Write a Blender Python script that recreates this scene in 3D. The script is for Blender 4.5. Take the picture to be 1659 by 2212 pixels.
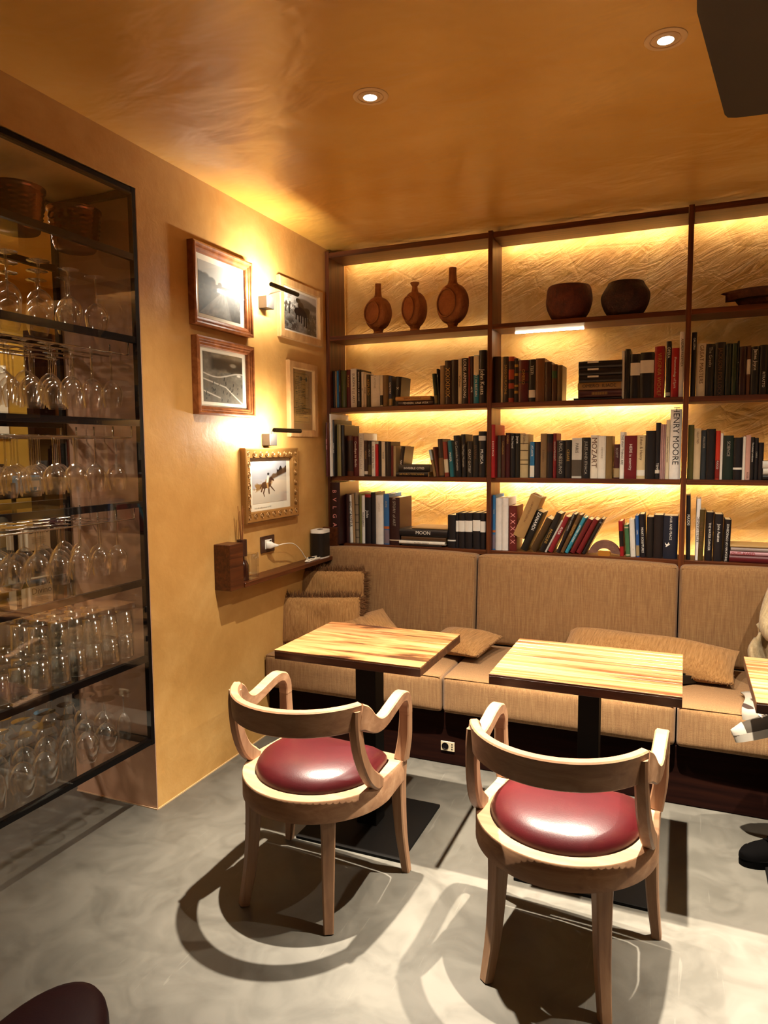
import bpy, bmesh, math, random
import numpy as np
from mathutils import Vector, Matrix

for _o in list(bpy.data.objects):
    bpy.data.objects.remove(_o)
random.seed(7)
scene = bpy.context.scene
COL = scene.collection
R = math.radians
PI = math.pi

# ------------------------------------------------------------------ camera
CAM_PITCH, CAM_YAW, CAM_ROLL, CAM_F = -0.0889, 0.4021, -0.0066, 1526.83
CAM_LOC = (1.9912, -3.8148, 1.5)


def make_camera():
    p, y, ro = CAM_PITCH, CAM_YAW, CAM_ROLL
    f = Vector((-math.sin(y) * math.cos(p), math.cos(y) * math.cos(p), math.sin(p)))
    r = Vector((math.cos(y), math.sin(y), 0))
    u = r.cross(f)
    r2 = math.cos(ro) * r + math.sin(ro) * u
    u2 = -math.sin(ro) * r + math.cos(ro) * u
    cd = bpy.data.cameras.new('camera')
    cd.sensor_fit = 'HORIZONTAL'
    cd.sensor_width = 36.0
    cd.lens = CAM_F / 1659 * 36.0
    cd.clip_start = 0.05
    o = bpy.data.objects.new('camera', cd)
    m = Matrix.Identity(4)
    for i in range(3):
        m[i][0], m[i][1], m[i][2], m[i][3] = r2[i], u2[i], -f[i], CAM_LOC[i]
    o.matrix_world = m
    COL.objects.link(o)
    scene.camera = o


make_camera()

# ------------------------------------------------------------------ world, view, lights
w = bpy.data.worlds.new('world')
scene.world = w
w.use_nodes = True
w.node_tree.nodes['Background'].inputs[0].default_value = (0.9, 0.55, 0.25, 1)
w.node_tree.nodes['Background'].inputs[1].default_value = 0.004
vs = scene.view_settings
vs.view_transform = 'Standard'
vs.look = 'None'
vs.gamma = 1.0
vs.use_curve_mapping = False
vs.exposure = 0.16
cy = scene.cycles
cy.max_bounces = 14
cy.transparent_max_bounces = 128
cy.transmission_bounces = 10
cy.glossy_bounces = 6
cy.caustics_reflective = True
cy.caustics_refractive = False
cy.sample_clamp_indirect = 4.0
cy.blur_glossy = 0.5
cy.use_denoising = True

CEIL = 2.68
SPOT_CORE, SPOT_SKIRT = 1380.0, 200.0
SPOT_C = (1.0, 0.89, 0.72)
SPOTS = [(0.985, -1.54), (1.905, -1.50), (2.83, -1.50)]      # the row of recessed spots over the tables
FILL_SPOTS = [(1.5, -4.9), (2.6, -4.6), (3.6, -4.4)]                      # unseen ceiling spots added behind the camera as fill
LED_C = (1.0, 0.83, 0.55)
FILL_W = 11.0
KITCHEN_FILL = [(-1.35, -4.2, 260.0), (-1.7, -1.05, 95.0)]        # unseen spots added to brighten the cabinet and the room behind it


def light(name, kind, loc, energy, color, rot=(0, 0, 0), **kw):
    d = bpy.data.lights.new(name, kind)
    d.energy = energy
    d.color = color
    for k, v in kw.items():
        setattr(d, k, v)
    o = bpy.data.objects.new(name, d)
    o.location = loc
    o.rotation_euler = rot
    COL.objects.link(o)
    return o


for i, (x, y) in enumerate(SPOTS):
    light('spot_core', 'SPOT', (x, y, CEIL - 0.012), SPOT_CORE, SPOT_C, spot_size=R(53), spot_blend=1.0, shadow_soft_size=0.016)
    light('spot_skirt', 'SPOT', (x, y, CEIL - 0.012), SPOT_SKIRT, SPOT_C, spot_size=R(128), spot_blend=0.9, shadow_soft_size=0.016)
for i, (x, y) in enumerate(FILL_SPOTS):
    light('fill_spot_light', 'SPOT', (x, y, CEIL - 0.012), FILL_W, SPOT_C, spot_size=R(140), spot_blend=0.7, shadow_soft_size=0.03)
for x, y, e in KITCHEN_FILL:
    light('kitchen_fill', 'SPOT', (x, y, CEIL - .02), e, (1.0, 0.84, 0.68), spot_size=R(165), spot_blend=0.3, shadow_soft_size=0.12)

# ------------------------------------------------------------------ mesh helpers


class MB:
    def __init__(s):
        s.v = []
        s.f = []

    def add(s, verts, faces):
        n = len(s.v)
        s.v += [tuple(p) for p in verts]
        s.f += [tuple(i + n for i in f) for f in faces]
        return s

    def box(s, x0, x1, y0, y1, z0, z1):
        return s.add([(x0, y0, z0), (x1, y0, z0), (x1, y1, z0), (x0, y1, z0), (x0, y0, z1), (x1, y0, z1), (x1, y1, z1), (x0, y1, z1)],
                     [(0, 3, 2, 1), (4, 5, 6, 7), (0, 1, 5, 4), (1, 2, 6, 5), (2, 3, 7, 6), (3, 0, 4, 7)])

    def cbox(s, x0, x1, y0, y1, z0, z1, c):
        """box with chamfered edges"""
        t = MB().box(x0, x1, y0, y1, z0, z1)
        bm = bmesh.new()
        vs_ = [bm.verts.new(p) for p in t.v]
        for f in t.f:
            bm.faces.new([vs_[i] for i in f])
        bmesh.ops.bevel(bm, geom=list(bm.edges), offset=c, segments=1, profile=0.5, affect='EDGES')
        bm.verts.index_update()
        s.add([v.co[:] for v in bm.verts], [[v.index for v in f.verts] for f in bm.faces])
        bm.free()
        return s

    def rbox(s, x0, x1, y0, y1, z0, z1, r, seg=3):
        t = MB().box(x0, x1, y0, y1, z0, z1)
        bm = bmesh.new()
        vs_ = [bm.verts.new(p) for p in t.v]
        for f in t.f:
            bm.faces.new([vs_[i] for i in f])
        bmesh.ops.bevel(bm, geom=list(bm.edges), offset=r, segments=seg, profile=0.5, affect='EDGES')
        bm.verts.index_update()
        s.add([v.co[:] for v in bm.verts], [[v.index for v in f.verts] for f in bm.faces])
        bm.free()
        return s

    def lathe(s, prof, seg=24, c=(0, 0, 0), rmod=None):
        n = len(prof)
        vv = []
        for k in range(seg):
            a = 2 * PI * k / seg
            for i, (r, z) in enumerate(prof):
                rr = r * (rmod(a, z) if rmod else 1)
                vv.append((c[0] + rr * math.cos(a), c[1] + rr * math.sin(a), c[2] + z))
        ff = []
        for k in range(seg):
            k2 = (k + 1) % seg
            for i in range(n - 1):
                ff.append((k * n + i, k2 * n + i, k2 * n + i + 1, k * n + i + 1))
        s.add(vv, ff)
        if prof[0][0] > 1e-6:
            s.f.append(tuple(len(s.v) - seg * n + k * n for k in range(seg))[::-1])
        if prof[-1][0] > 1e-6:
            s.f.append(tuple(len(s.v) - seg * n + k * n + n - 1 for k in range(seg)))
        return s

    def lathe_open(s, prof, seg=24, c=(0, 0, 0)):
        n = len(prof)
        vv = []
        for k in range(seg):
            a = 2 * PI * k / seg
            for (r, z) in prof:
                vv.append((c[0] + r * math.cos(a), c[1] + r * math.sin(a), c[2] + z))
        ff = [(k * n + i, ((k + 1) % seg) * n + i, ((k + 1) % seg) * n + i + 1, k * n + i + 1) for k in range(seg) for i in range(n - 1)]
        return s.add(vv, ff)

    def sweep(s, pts, ws, hs, side=None, up=None, c=0.004, cap=True):
        """chamfered rectangle swept along a polyline"""
        pts = [Vector(p) for p in pts]
        n = len(pts)
        rings = []
        for i, p in enumerate(pts):
            t = (pts[min(i + 1, n - 1)] - pts[max(i - 1, 0)]).normalized()
            if side is not None:
                sd = Vector(side)
                sd = (sd - t * sd.dot(t)).normalized()
                nn = sd.cross(t).normalized()
            else:
                uu = Vector(up)
                nn = (uu - t * uu.dot(t)).normalized()
                sd = t.cross(nn).normalized()
            wd = ws[i] / 2 if hasattr(ws, '__len__') else ws / 2
            hh = hs[i] / 2 if hasattr(hs, '__len__') else hs / 2
            cc = min(c, wd * .6, hh * .6)
            prof = [(-wd + cc, -hh), (wd - cc, -hh), (wd, -hh + cc), (wd, hh - cc), (wd - cc, hh), (-wd + cc, hh), (-wd, hh - cc), (-wd, -hh + cc)]
            rings.append([p + sd * a + nn * b for a, b in prof])
        vv = [q for r in rings for q in r]
        ff = []
        for i in range(n - 1):
            for k in range(8):
                k2 = (k + 1) % 8
                ff.append((i * 8 + k, i * 8 + k2, (i + 1) * 8 + k2, (i + 1) * 8 + k))
        if cap:
            ff.append(tuple(range(8))[::-1])
            ff.append(tuple((n - 1) * 8 + k for k in range(8)))
        return s.add(vv, ff)

    def tube(s, pts, r, seg=10, cap=True):
        pts = [Vector(p) for p in pts]
        n = len(pts)
        rings = []
        ref = None
        for i, p in enumerate(pts):
            t = (pts[min(i + 1, n - 1)] - pts[max(i - 1, 0)]).normalized()
            if ref is None:
                ref = Vector((0, 0, 1)) if abs(t.z) < .9 else Vector((1, 0, 0))
            a = (ref - t * ref.dot(t)).normalized()
            ref = a
            b = t.cross(a)
            rr = r[i] if hasattr(r, '__len__') else r
            rings.append([p + (a * math.cos(2 * PI * k / seg) + b * math.sin(2 * PI * k / seg)) * rr for k in range(seg)])
        vv = [q for g in rings for q in g]
        ff = [(i * seg + k, i * seg + (k + 1) % seg, (i + 1) * seg + (k + 1) % seg, (i + 1) * seg + k) for i in range(n - 1) for k in range(seg)]
        if cap:
            ff.append(tuple(range(seg))[::-1])
            ff.append(tuple((n - 1) * seg + k for k in range(seg)))
        return s.add(vv, ff)

    def prism(s, outline, z0, z1):
        """outline: list of (x, y) counter-clockwise, extruded in z"""
        n = len(outline)
        vv = [(x, y, z0) for x, y in outline] + [(x, y, z1) for x, y in outline]
        ff = [tuple(range(n))[::-1], tuple(range(n, 2 * n))]
        ff += [(i, (i + 1) % n, n + (i + 1) % n, n + i) for i in range(n)]
        return s.add(vv, ff)

    def xf(s, m):
        s.v = [tuple(m @ Vector(p)) for p in s.v]
        return s

    def build(s, name, mat, parent=None, smooth=None, loc=None, rot=None, color=None):
        me = bpy.data.meshes.new(name)
        me.from_pydata(s.v, [], s.f)
        me.validate()
        me.update()
        bm = bmesh.new()
        bm.from_mesh(me)
        bmesh.ops.recalc_face_normals(bm, faces=bm.faces)
        bm.to_mesh(me)
        bm.free()
        if mat:
            me.materials.append(mat)
        if smooth is not None:
            me.shade_smooth()
            if smooth < 179:
                me.set_sharp_from_angle(angle=R(smooth))
        return link(name, me, parent, loc, rot, color)


def link(name, data, parent=None, loc=None, rot=None, color=None):
    o = bpy.data.objects.new(name, data)
    if parent is not None:
        o.parent = parent
    if loc is not None:
        o.location = loc
    if rot is not None:
        o.rotation_euler = rot
    if color is not None:
        o.color = (*color, 1)
    COL.objects.link(o)
    return o


def tag(o, label, cat, group=None, kind=None):
    o['label'] = label
    o['category'] = cat
    if group:
        o['group'] = group
    if kind:
        o['kind'] = kind
    return o


def thing(name, label, cat, loc=(0, 0, 0), rot=(0, 0, 0), group=None):
    o = link(name, None, None, loc, rot)
    o.empty_display_size = 0.05
    return tag(o, label, cat, group)


def struct(o):
    o['kind'] = 'structure'
    return o


def copy_tree(o, parent=None):
    c = o.copy()
    COL.objects.link(c)
    if parent is not None:
        c.parent = parent
    for ch in o.children:
        copy_tree(ch, c)
    return c


def spline(pts, n):
    """Catmull-Rom resample of control points (any dimension)"""
    P = np.array(pts, float)
    Q = np.vstack([2 * P[0] - P[1], P, 2 * P[-1] - P[-2]])
    out = []
    m = len(P) - 1
    for k in range(n):
        t = k / (n - 1) * m
        i = min(int(t), m - 1)
        f = t - i
        a, b, c, d = Q[i], Q[i + 1], Q[i + 2], Q[i + 3]
        out.append(0.5 * (2 * b + (c - a) * f + (2 * a - 5 * b + 4 * c - d) * f * f + (3 * b - a - 3 * c + d) * f ** 3))
    return np.array(out)


def lin(h):
    """'rrggbb' sRGB -> linear tuple"""
    r = []
    for i in (0, 2, 4):
        c = int(h[i:i + 2], 16) / 255
        r.append(c / 12.92 if c <= .04045 else ((c + .055) / 1.055) ** 2.4)
    return tuple(r)


# ------------------------------------------------------------------ material helpers
class N:
    def __init__(s, name):
        s.m = bpy.data.materials.new(name)
        s.m.use_nodes = True
        s.t = s.m.node_tree
        s.b = s.t.nodes['Principled BSDF']
        s.out = s.t.nodes['Material Output']

    def n(s, typ, **kw):
        nd = s.t.nodes.new(typ)
        for k, v in kw.items():
            if k.startswith('i_'):
                key = k[2:].replace('_', ' ')
                nd.inputs[key].default_value = v
            else:
                setattr(nd, k, v)
        return nd

    def l(s, a, b):
        s.t.links.new(a, b)

    def coord(s, scale=(1, 1, 1), kind='Object', rot=(0, 0, 0)):
        tc = s.n('ShaderNodeTexCoord')
        mp = s.n('ShaderNodeMapping')
        mp.inputs['Scale'].default_value = scale
        mp.inputs['Rotation'].default_value = rot
        s.l(tc.outputs[kind], mp.inputs['Vector'])
        return mp.outputs[0]

    def noise(s, vec, scale, detail=4, rough=.5, dist=0):
        nd = s.n('ShaderNodeTexNoise')
        nd.inputs['Scale'].default_value = scale
        nd.inputs['Detail'].default_value = detail
        nd.inputs['Roughness'].default_value = rough
        nd.inputs['Distortion'].default_value = dist
        if vec is not None:
            s.l(vec, nd.inputs['Vector'])
        return nd.outputs['Fac']

    def ramp(s, fac, stops):
        nd = s.n('ShaderNodeValToRGB')
        e = nd.color_ramp.elements
        while len(e) < len(stops):
            e.new(.5)
        for el, (p, c) in zip(e, stops):
            el.position = p
            el.color = (*c, 1)
        s.l(fac, nd.inputs[0])
        return nd.outputs[0]

    def mix(s, fac, a, b, mode='MIX'):
        nd = s.n('ShaderNodeMix', data_type='RGBA', blend_type=mode)
        for sock, val in ((nd.inputs[0], fac), (nd.inputs[6], a), (nd.inputs[7], b)):
            if hasattr(val, 'is_output'):
                s.l(val, sock)
            elif isinstance(val, (int, float)):
                sock.default_value = val
            else:
                sock.default_value = (*val, 1) if len(val) == 3 else val
        return nd.outputs[2]

    def bump(s, h, strength=.3, dist=.01, prev=None):
        nd = s.n('ShaderNodeBump')
        nd.inputs['Strength'].default_value = strength
        nd.inputs['Distance'].default_value = dist
        s.l(h, nd.inputs['Height'])
        if prev is not None:
            s.l(prev, nd.inputs['Normal'])
        s.l(nd.outputs[0], s.b.inputs['Normal'])
        return nd.outputs[0]

    def set(s, color=None, rough=None, metal=None, spec=None, coat=None):
        b = s.b
        if color is not None:
            if hasattr(color, 'is_output'):
                s.l(color, b.inputs['Base Color'])
            else:
                b.inputs['Base Color'].default_value = (*color, 1)
        if rough is not None:
            if hasattr(rough, 'is_output'):
                s.l(rough, b.inputs['Roughness'])
            else:
                b.inputs['Roughness'].default_value = rough
        if metal is not None:
            b.inputs['Metallic'].default_value = metal
        if spec is not None:
            b.inputs['Specular IOR Level'].default_value = spec
        if coat is not None:
            b.inputs['Coat Weight'].default_value = coat
            b.inputs['Coat Roughness'].default_value = .15
        return s.m


def plain(name, hexc, rough=.5, metal=0.0, spec=.5):
    return N(name).set(lin(hexc), rough, metal, spec)


def emit(name, color, strength):
    k = N(name)
    k.b.inputs['Base Color'].default_value = (0, 0, 0, 1)
    k.b.inputs['Emission Color'].default_value = (*color, 1)
    k.b.inputs['Emission Strength'].default_value = strength
    return k.m


def wood(name, dark, mid, light_, grain=(3, 40, 40), rough=.4, bump=.15, var=.25, coat=None, st=(.3, .5, .68), spec=.4):
    """grain runs along the axis with the small scale"""
    k = N(name)
    oi = k.n('ShaderNodeObjectInfo')
    vec = k.coord(grain)
    off = k.n('ShaderNodeVectorMath', operation='ADD')
    k.l(vec, off.inputs[0])
    sc = k.n('ShaderNodeMath', operation='MULTIPLY')
    sc.inputs[1].default_value = 37.0
    k.l(oi.outputs['Random'], sc.inputs[0])
    k.l(sc.outputs[0], off.inputs[1])
    a = k.noise(off.outputs[0], 1.0, 6, .6, .6)
    c = k.ramp(a, [(st[0], lin(dark)), (st[1], lin(mid)), (st[2], lin(light_))])
    hv = k.n('ShaderNodeHueSaturation')
    mr = k.n('ShaderNodeMapRange')
    mr.inputs['To Min'].default_value = 1 - var
    mr.inputs['To Max'].default_value = 1 + var
    k.l(oi.outputs['Random'], mr.inputs['Value'])
    k.l(mr.outputs[0], hv.inputs['Value'])
    k.l(c, hv.inputs['Color'])
    k.bump(a, bump, .002)
    return k.set(hv.outputs[0], rough, coat=coat, spec=spec)


M = {}


def plaster(name, c1, c2, c3, rough, bump1=.25, big=1.6):
    k = N(name)
    v = k.coord((1, 1, 1))
    a = k.noise(v, big, 5, .6, .8)
    b = k.noise(v, big * 7, 4, .6, .3)
    f = k.noise(v, 60, 3, .6)
    m = k.n('ShaderNodeMath', operation='MULTIPLY_ADD')
    m.inputs[1].default_value = .3
    k.l(b, m.inputs[0])
    k.l(a, m.inputs[2])
    s2 = k.n('ShaderNodeMath', operation='SUBTRACT')
    s2.inputs[1].default_value = .15
    k.l(m.outputs[0], s2.inputs[0])
    c = k.ramp(s2.outputs[0], [(.3, lin(c1)), (.5, lin(c2)), (.7, lin(c3))])
    p = k.bump(f, bump1, .002)
    k.bump(b, bump1, .01, p)
    return k.set(c, rough)


M['wall'] = plaster('ochre_plaster', 'ae8042', 'bc8e4e', 'ca9e5e', .5)
M['reveal'] = plaster('pink_ochre_plaster', 'bf967a', 'caa185', 'd3ac90', .6)
M['kitchen_wall'] = plaster('yellow_kitchen_plaster', 'b98c30', 'c89a38', 'd2a644', .6)


def ceiling_mat():
    k = N('polished_ochre_ceiling')
    v = k.coord((1, 1.6, 1), rot=(0, 0, .5))
    a = k.noise(v, 1.3, 5, .55, .7)
    c = k.ramp(a, [(.3, lin('d39a3c')), (.5, lin('dea847')), (.7, lin('e8b65a'))])
    b = k.noise(v, 3.2, 3, .5, .4)
    nb = k.bump(b, .22, .06)
    k.l(nb, k.b.inputs['Coat Normal'])
    k.b.inputs['Coat Weight'].default_value = 1.0
    k.b.inputs['Coat IOR'].default_value = 1.6
    k.b.inputs['Coat Roughness'].default_value = .3
    r = k.n('ShaderNodeMapRange')
    r.inputs['To Min'].default_value = .24
    r.inputs['To Max'].default_value = .42
    k.l(a, r.inputs['Value'])
    return k.set(c, r.outputs[0], spec=.8)


M['ceiling'] = ceiling_mat()


def gold_mat():
    """troweled golden plaster: long ridges, chips and creases"""
    k = N('troweled_gold_plaster')
    v = k.coord((1, 1, 1), rot=(0, R(28), 0))
    big = k.noise(v, 2.2, 4, .6, 1.2)
    st = k.n('ShaderNodeMapping')
    st.inputs['Scale'].default_value = (4, 4, 16)
    k.l(v, st.inputs['Vector'])
    ridge = k.noise(st.outputs[0], 1.0, 6, .62, 2.6)
    fine = k.noise(v, 34, 4, .6, .5)
    vo = k.n('ShaderNodeTexVoronoi', feature='DISTANCE_TO_EDGE')
    vo.inputs['Scale'].default_value = 3.3
    k.l(v, vo.inputs['Vector'])
    cr = k.n('ShaderNodeMapRange')
    cr.inputs['From Max'].default_value = .03
    k.l(vo.outputs['Distance'], cr.inputs['Value'])
    c = k.ramp(big, [(.3, lin('b5823c')), (.5, lin('c7944c')), (.7, lin('d8ab66'))])
    p = k.bump(fine, .25, .004)
    p = k.bump(ridge, .55, .03, p)
    cw = k.n('ShaderNodeTexNoise', noise_type='RIDGED_MULTIFRACTAL')
    cw.inputs['Scale'].default_value = 4.5
    cw.inputs['Detail'].default_value = 5
    cw.inputs['Distortion'].default_value = 1.4
    k.l(v, cw.inputs['Vector'])
    p = k.bump(cw.outputs['Fac'], .35, .02, p)
    k.bump(cr.outputs[0], .18, .012, p)
    return k.set(c, .38)


M['gold'] = gold_mat()


def concrete_mat():
    k = N('polished_concrete_floor')
    v = k.coord((1, 1, 1))
    a = k.noise(v, 1.1, 6, .62, .7)
    b = k.noise(v, 6, 5, .6, 1.0)
    c = k.ramp(a, [(.3, lin('3c3933')), (.5, lin('4a463e')), (.72, lin('57534a'))])
    c2 = k.mix(.35, c, k.ramp(b, [(.35, lin('393733')), (.6, lin('5f5b54'))]))
    w1 = k.noise(k.coord((30, 1.5, 1), rot=(0, 0, .8)), 1.5, 3, .5, 2)
    sc = k.ramp(w1, [(.69, (0, 0, 0)), (.74, (1, 1, 1))])
    c3 = k.mix(.12, c2, k.mix(sc, c2, lin('8f8a80')))
    r = k.n('ShaderNodeMapRange')
    r.inputs['To Min'].default_value = .38
    r.inputs['To Max'].default_value = .62
    k.l(b, r.inputs['Value'])
    k.bump(b, .05, .003)
    return k.set(c3, r.outputs[0])


M['floor'] = concrete_mat()
M['walnut'] = wood('walnut', '3a1c0d', '54290f', '6d3916', (2.5, 60, 60), .42, .1, .08)
M['walnut_v'] = wood('walnut_upright', '3a1c0d', '582b11', '713c18', (60, 60, 2.5), .42, .1, .08)
M['walnut_y'] = wood('walnut_wall_shelf', '33170c', '4a2410', '5e3015', (60, 2.5, 60), .35, .1, .08)
M['plinth'] = wood('dark_plinth', '120604', '190906', '200d07', (2, 40, 40), .7, .1, .05, spec=.04)
M['beech'] = wood('pale_oak', '7b5942', '8f6b4e', 'a07d5f', (26, 26, 3), .5, .12, .05)
M['beech_x'] = wood('pale_oak_rail', '7b5942', '8f6b4e', 'a07d5f', (3, 22, 30), .5, .12, .05)
M['plank_a'] = wood('knotty_light_plank', '281308', '6d4526', '84603c', (2.6, 15, 15), .3, .08, .2, .15, (.37, .46, .6))
M['plank_b'] = wood('striped_light_plank', '4c2a17', '774e2d', '8a6644', (1.4, 34, 34), .3, .08, .2, .15, (.36, .47, .62))
M['edge_wood'] = wood('dark_table_edge', '2a140a', '3d1f0f', '553018', (2, 30, 30), .45, .2, .1)
M['frame_copper'] = wood('copper_brown_frame', '6e3c1e', '8a5029', 'a5673a', (20, 20, 20), .35, .1, .05)
M['frame_oak'] = wood('pale_frame', 'a3784a', 'b98d58', 'caa06a', (20, 6, 20), .5, .1, .05)
M['frame_gold'] = plain('aged_gilt', '8d6432', .42, .35)


def leather(name, c1, c2, rough, spec=.5):
    k = N(name)
    v = k.coord((1, 1, 1))
    a = k.noise(v, 5, 4, .6, .5)
    vo = k.n('ShaderNodeTexVoronoi')
    vo.inputs['Scale'].default_value = 260
    k.l(v, vo.inputs['Vector'])
    p = k.bump(vo.outputs['Distance'], .12, .0008)
    k.bump(k.noise(v, 24, 4, .6), .12, .003, p)
    return k.set(k.ramp(a, [(.3, lin(c1)), (.7, lin(c2))]), rough, spec=spec)


M['red_leather'] = leather('red_leather', '2e0508', '40080d', .38)
M['maroon_leather'] = leather('maroon_leather', '140105', '1d0207', .6, .12)


def fabric(name, c1, c2, c3, weave=(420, 420, 420), streak=(60, 60, 3), rough=.9, bump=.5):
    k = N(name)
    v = k.coord((1, 1, 1))
    s1 = k.noise(k.coord(streak), 1.0, 4, .7, .2)
    s2 = k.noise(k.coord((streak[2], streak[1], streak[0])), 1.6, 4, .7, .2)
    n1 = k.noise(v, 2.0, 3, .5)
    add = k.n('ShaderNodeMath', operation='MULTIPLY_ADD')
    add.inputs[1].default_value = .4
    k.l(s2, add.inputs[0])
    k.l(s1, add.inputs[2])
    sub = k.n('ShaderNodeMath', operation='SUBTRACT')
    sub.inputs[1].default_value = .2
    k.l(add.outputs[0], sub.inputs[0])
    c = k.ramp(sub.outputs[0], [(.3, lin(c1)), (.5, lin(c2)), (.7, lin(c3))])
    fine = k.noise(k.coord(weave), 1.0, 2, .6)
    p = k.bump(fine, bump, .002)
    k.bump(sub.outputs[0], bump, .002, p)
    k.b.inputs['Sheen Weight'].default_value = .15
    return k.set(c, rough, spec=.2)


M['linen'] = fabric('tan_linen', '785636', '86633f', '93724b', streak=(170, 170, 9))
M['burlap'] = fabric('brown_burlap', '80592f', '966d3f', 'a97f4f', streak=(150, 10, 150), bump=.7)
M['fringe'] = plain('burlap_fringe', '5f3d1d', .95)
M['steel'] = plain('black_steel', '070404', .5, 0, .15)
M['steel_matte'] = plain('black_pedestal', '070504', .6, 0, .12)
M['chrome'] = plain('chrome', 'c8c4bc', .12, 1.0)
M['nickel'] = plain('brushed_nickel', '4d4945', .5, .8)
M['black'] = plain('black_plastic', '0c0908', .4)
M['white_plastic'] = plain('white_plastic', 'e6e0d4', .4)
M['cable'] = plain('white_cable', 'e8dfcc', .45)
M['brown_plate'] = plain('brown_switch_plate', '3a2014', .45)
M['beige_plate'] = plain('beige_socket', 'b9ab8e', .5)
M['paper'] = plain('page_paper', 'd3bd8f', .9)
M['mat_board'] = plain('mat_board', 'e4ddcc', .85)
M['fan'] = plain('dark_fan_blade', '1c0f07', .5)
M['spot_rim'] = plain('cream_spot_rim', 'd9b47c', .4)
M['grille'] = plain('speaker_grille', '2b2724', .35, .6)
M['reed'] = plain('reed_stick', '8a5427', .8)
M['clay'] = plaster('terracotta', '7a4320', '8f542a', 'a06234', .85, .5, 8)
M['bowl_red'] = plaster('dark_red_wood_bowl', '3d160c', '54200f', '682b15', .7, .6, 14)
M['bowl_dark'] = plaster('dark_carved_bowl', '1f0d08', '32150c', '43200f', .75, .8, 16)
M['driftwood'] = plaster('driftwood_tray', '3a1d10', '55301b', '6f4628', .85, .6, 10)
M['stone'] = plaster('brown_stone', '5a3a30', '6d4a3c', '80594a', .7, .3, 9)
M['onyx'] = plain('amber_wood', 'a86c22', .4)
M['led'] = {}


def glass(name, tint=(1, 1, 1), base=.05, amp=.75, rough=.03):
    k = N(name)
    k.t.nodes.remove(k.b)
    lw = k.n('ShaderNodeLayerWeight')
    lw.inputs['Blend'].default_value = .5
    pw = k.n('ShaderNodeMath', operation='POWER')
    pw.inputs[1].default_value = 1.9
    k.l(lw.outputs['Facing'], pw.inputs[0])
    ma = k.n('ShaderNodeMath', operation='MULTIPLY_ADD')
    ma.inputs[1].default_value = amp
    ma.inputs[2].default_value = base
    k.l(pw.outputs[0], ma.inputs[0])
    tr = k.n('ShaderNodeBsdfTransparent')
    tr.inputs[0].default_value = (*tint, 1)
    gl = k.n('ShaderNodeBsdfGlossy')
    gl.inputs['Roughness'].default_value = rough
    gl.inputs['Color'].default_value = (1, 1, 1, 1)
    mx = k.n('ShaderNodeMixShader')
    k.l(ma.outputs[0], mx.inputs[0])
    k.l(tr.outputs[0], mx.inputs[1])
    k.l(gl.outputs[0], mx.inputs[2])
    k.l(mx.outputs[0], k.out.inputs['Surface'])
    return k.m


M['pane'] = glass('glass_pane', (.99, .99, .985), .03, .15, .01)
M['pane_shelf'] = glass('glass_shelf', (.985, .985, .975), .03, .15, .02)
M['wine_glass'] = glass('wine_glass', (.98, .975, .965), .07, 1.0, .09)
M['tumbler'] = glass('tumbler_glass', (.97, .97, .95), .08, .95, .08)
M['frame_glass'] = glass('picture_glass', (.99, .99, .98), .02, .12, .04)
k = N('solid_glass')
k.b.inputs['Transmission Weight'].default_value = 1.0
k.b.inputs['IOR'].default_value = 1.45
M['solid_glass'] = k.set((1, 1, 1), .02)


def book_mat():
    k = N('book_cloth')
    oi = k.n('ShaderNodeObjectInfo')
    a = k.noise(k.coord((1, 1, 1)), 30, 3, .6)
    hv = k.n('ShaderNodeHueSaturation')
    mr = k.n('ShaderNodeMapRange')
    mr.inputs['To Min'].default_value = .8
    mr.inputs['To Max'].default_value = 1.15
    k.l(a, mr.inputs['Value'])
    k.l(mr.outputs[0], hv.inputs['Value'])
    k.l(oi.outputs['Color'], hv.inputs['Color'])
    return k.set(hv.outputs[0], .42)


M['book'] = book_mat()
INK = {'w': 'e8e4da', 'k': '15110f', 'g': 'b08a3e', 's': 'a9a294', 'b': '5b3a22', 'r': 'd08a86', 'n': '6b4a2c', 'c': 'a01824'}
for q, h in INK.items():
    M['ink_' + q] = plain('spine_ink_' + q, h, .5)


def print_mat():
    k = N('printed_picture')
    at = k.n('ShaderNodeAttribute', attribute_name='Col')
    return k.set(at.outputs['Color'], .6)


M['print'] = print_mat()

# ================================================================== STRUCTURE
struct(MB().box(-3.2, 4.5, -7.0, 0.6, -0.06, 0).build('floor', M['floor']))
struct(MB().box(-3.2, 4.5, -7.0, 0.6, CEIL, CEIL + .08).build('ceiling', M['ceiling']))
mb = MB().box(-.448, 0, -1.573, 0.35, 0, CEIL)
mb.box(-.448, 0, -3.0, -1.573, 2.513, CEIL)
mb.box(-.448, 0, -7.0, -3.0, 0, CEIL)
struct(mb.build('wall_left', M['wall']))
struct(MB().box(-.447, -.001, -1.5755, -1.573, 0.0, 2.512).build('wall_reveal', M['reveal']))
struct(MB().box(-.0005, .0025, -1.575, -.72, 0, .006).build('baseboard_left', plain('pale_plaster_edge', 'c9a676', .7)))
struct(MB().box(-.448, -.001, -1.579, -1.5755, 0, .005).build('baseboard_reveal', plain('pale_reveal_edge', 'cfae8c', .7)))
struct(MB().box(0, 4.5, .27, .35, 0, CEIL).build('wall_back', M['gold']))
struct(MB().box(4.4, 4.5, -7.0, .27, 0, CEIL).build('wall_right', M['plinth']))
struct(MB().box(-.448, 4.5, -7.1, -7.0, 0, CEIL).build('wall_front', M['plinth']))
struct(MB().box(-2.4, -2.3, -3.2, .6, 0, CEIL).build('wall_kitchen', M['kitchen_wall']))
struct(MB().box(-2.4, -.448, .5, .6, 0, CEIL).build('wall_kitchen_side', M['kitchen_wall']))

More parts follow.
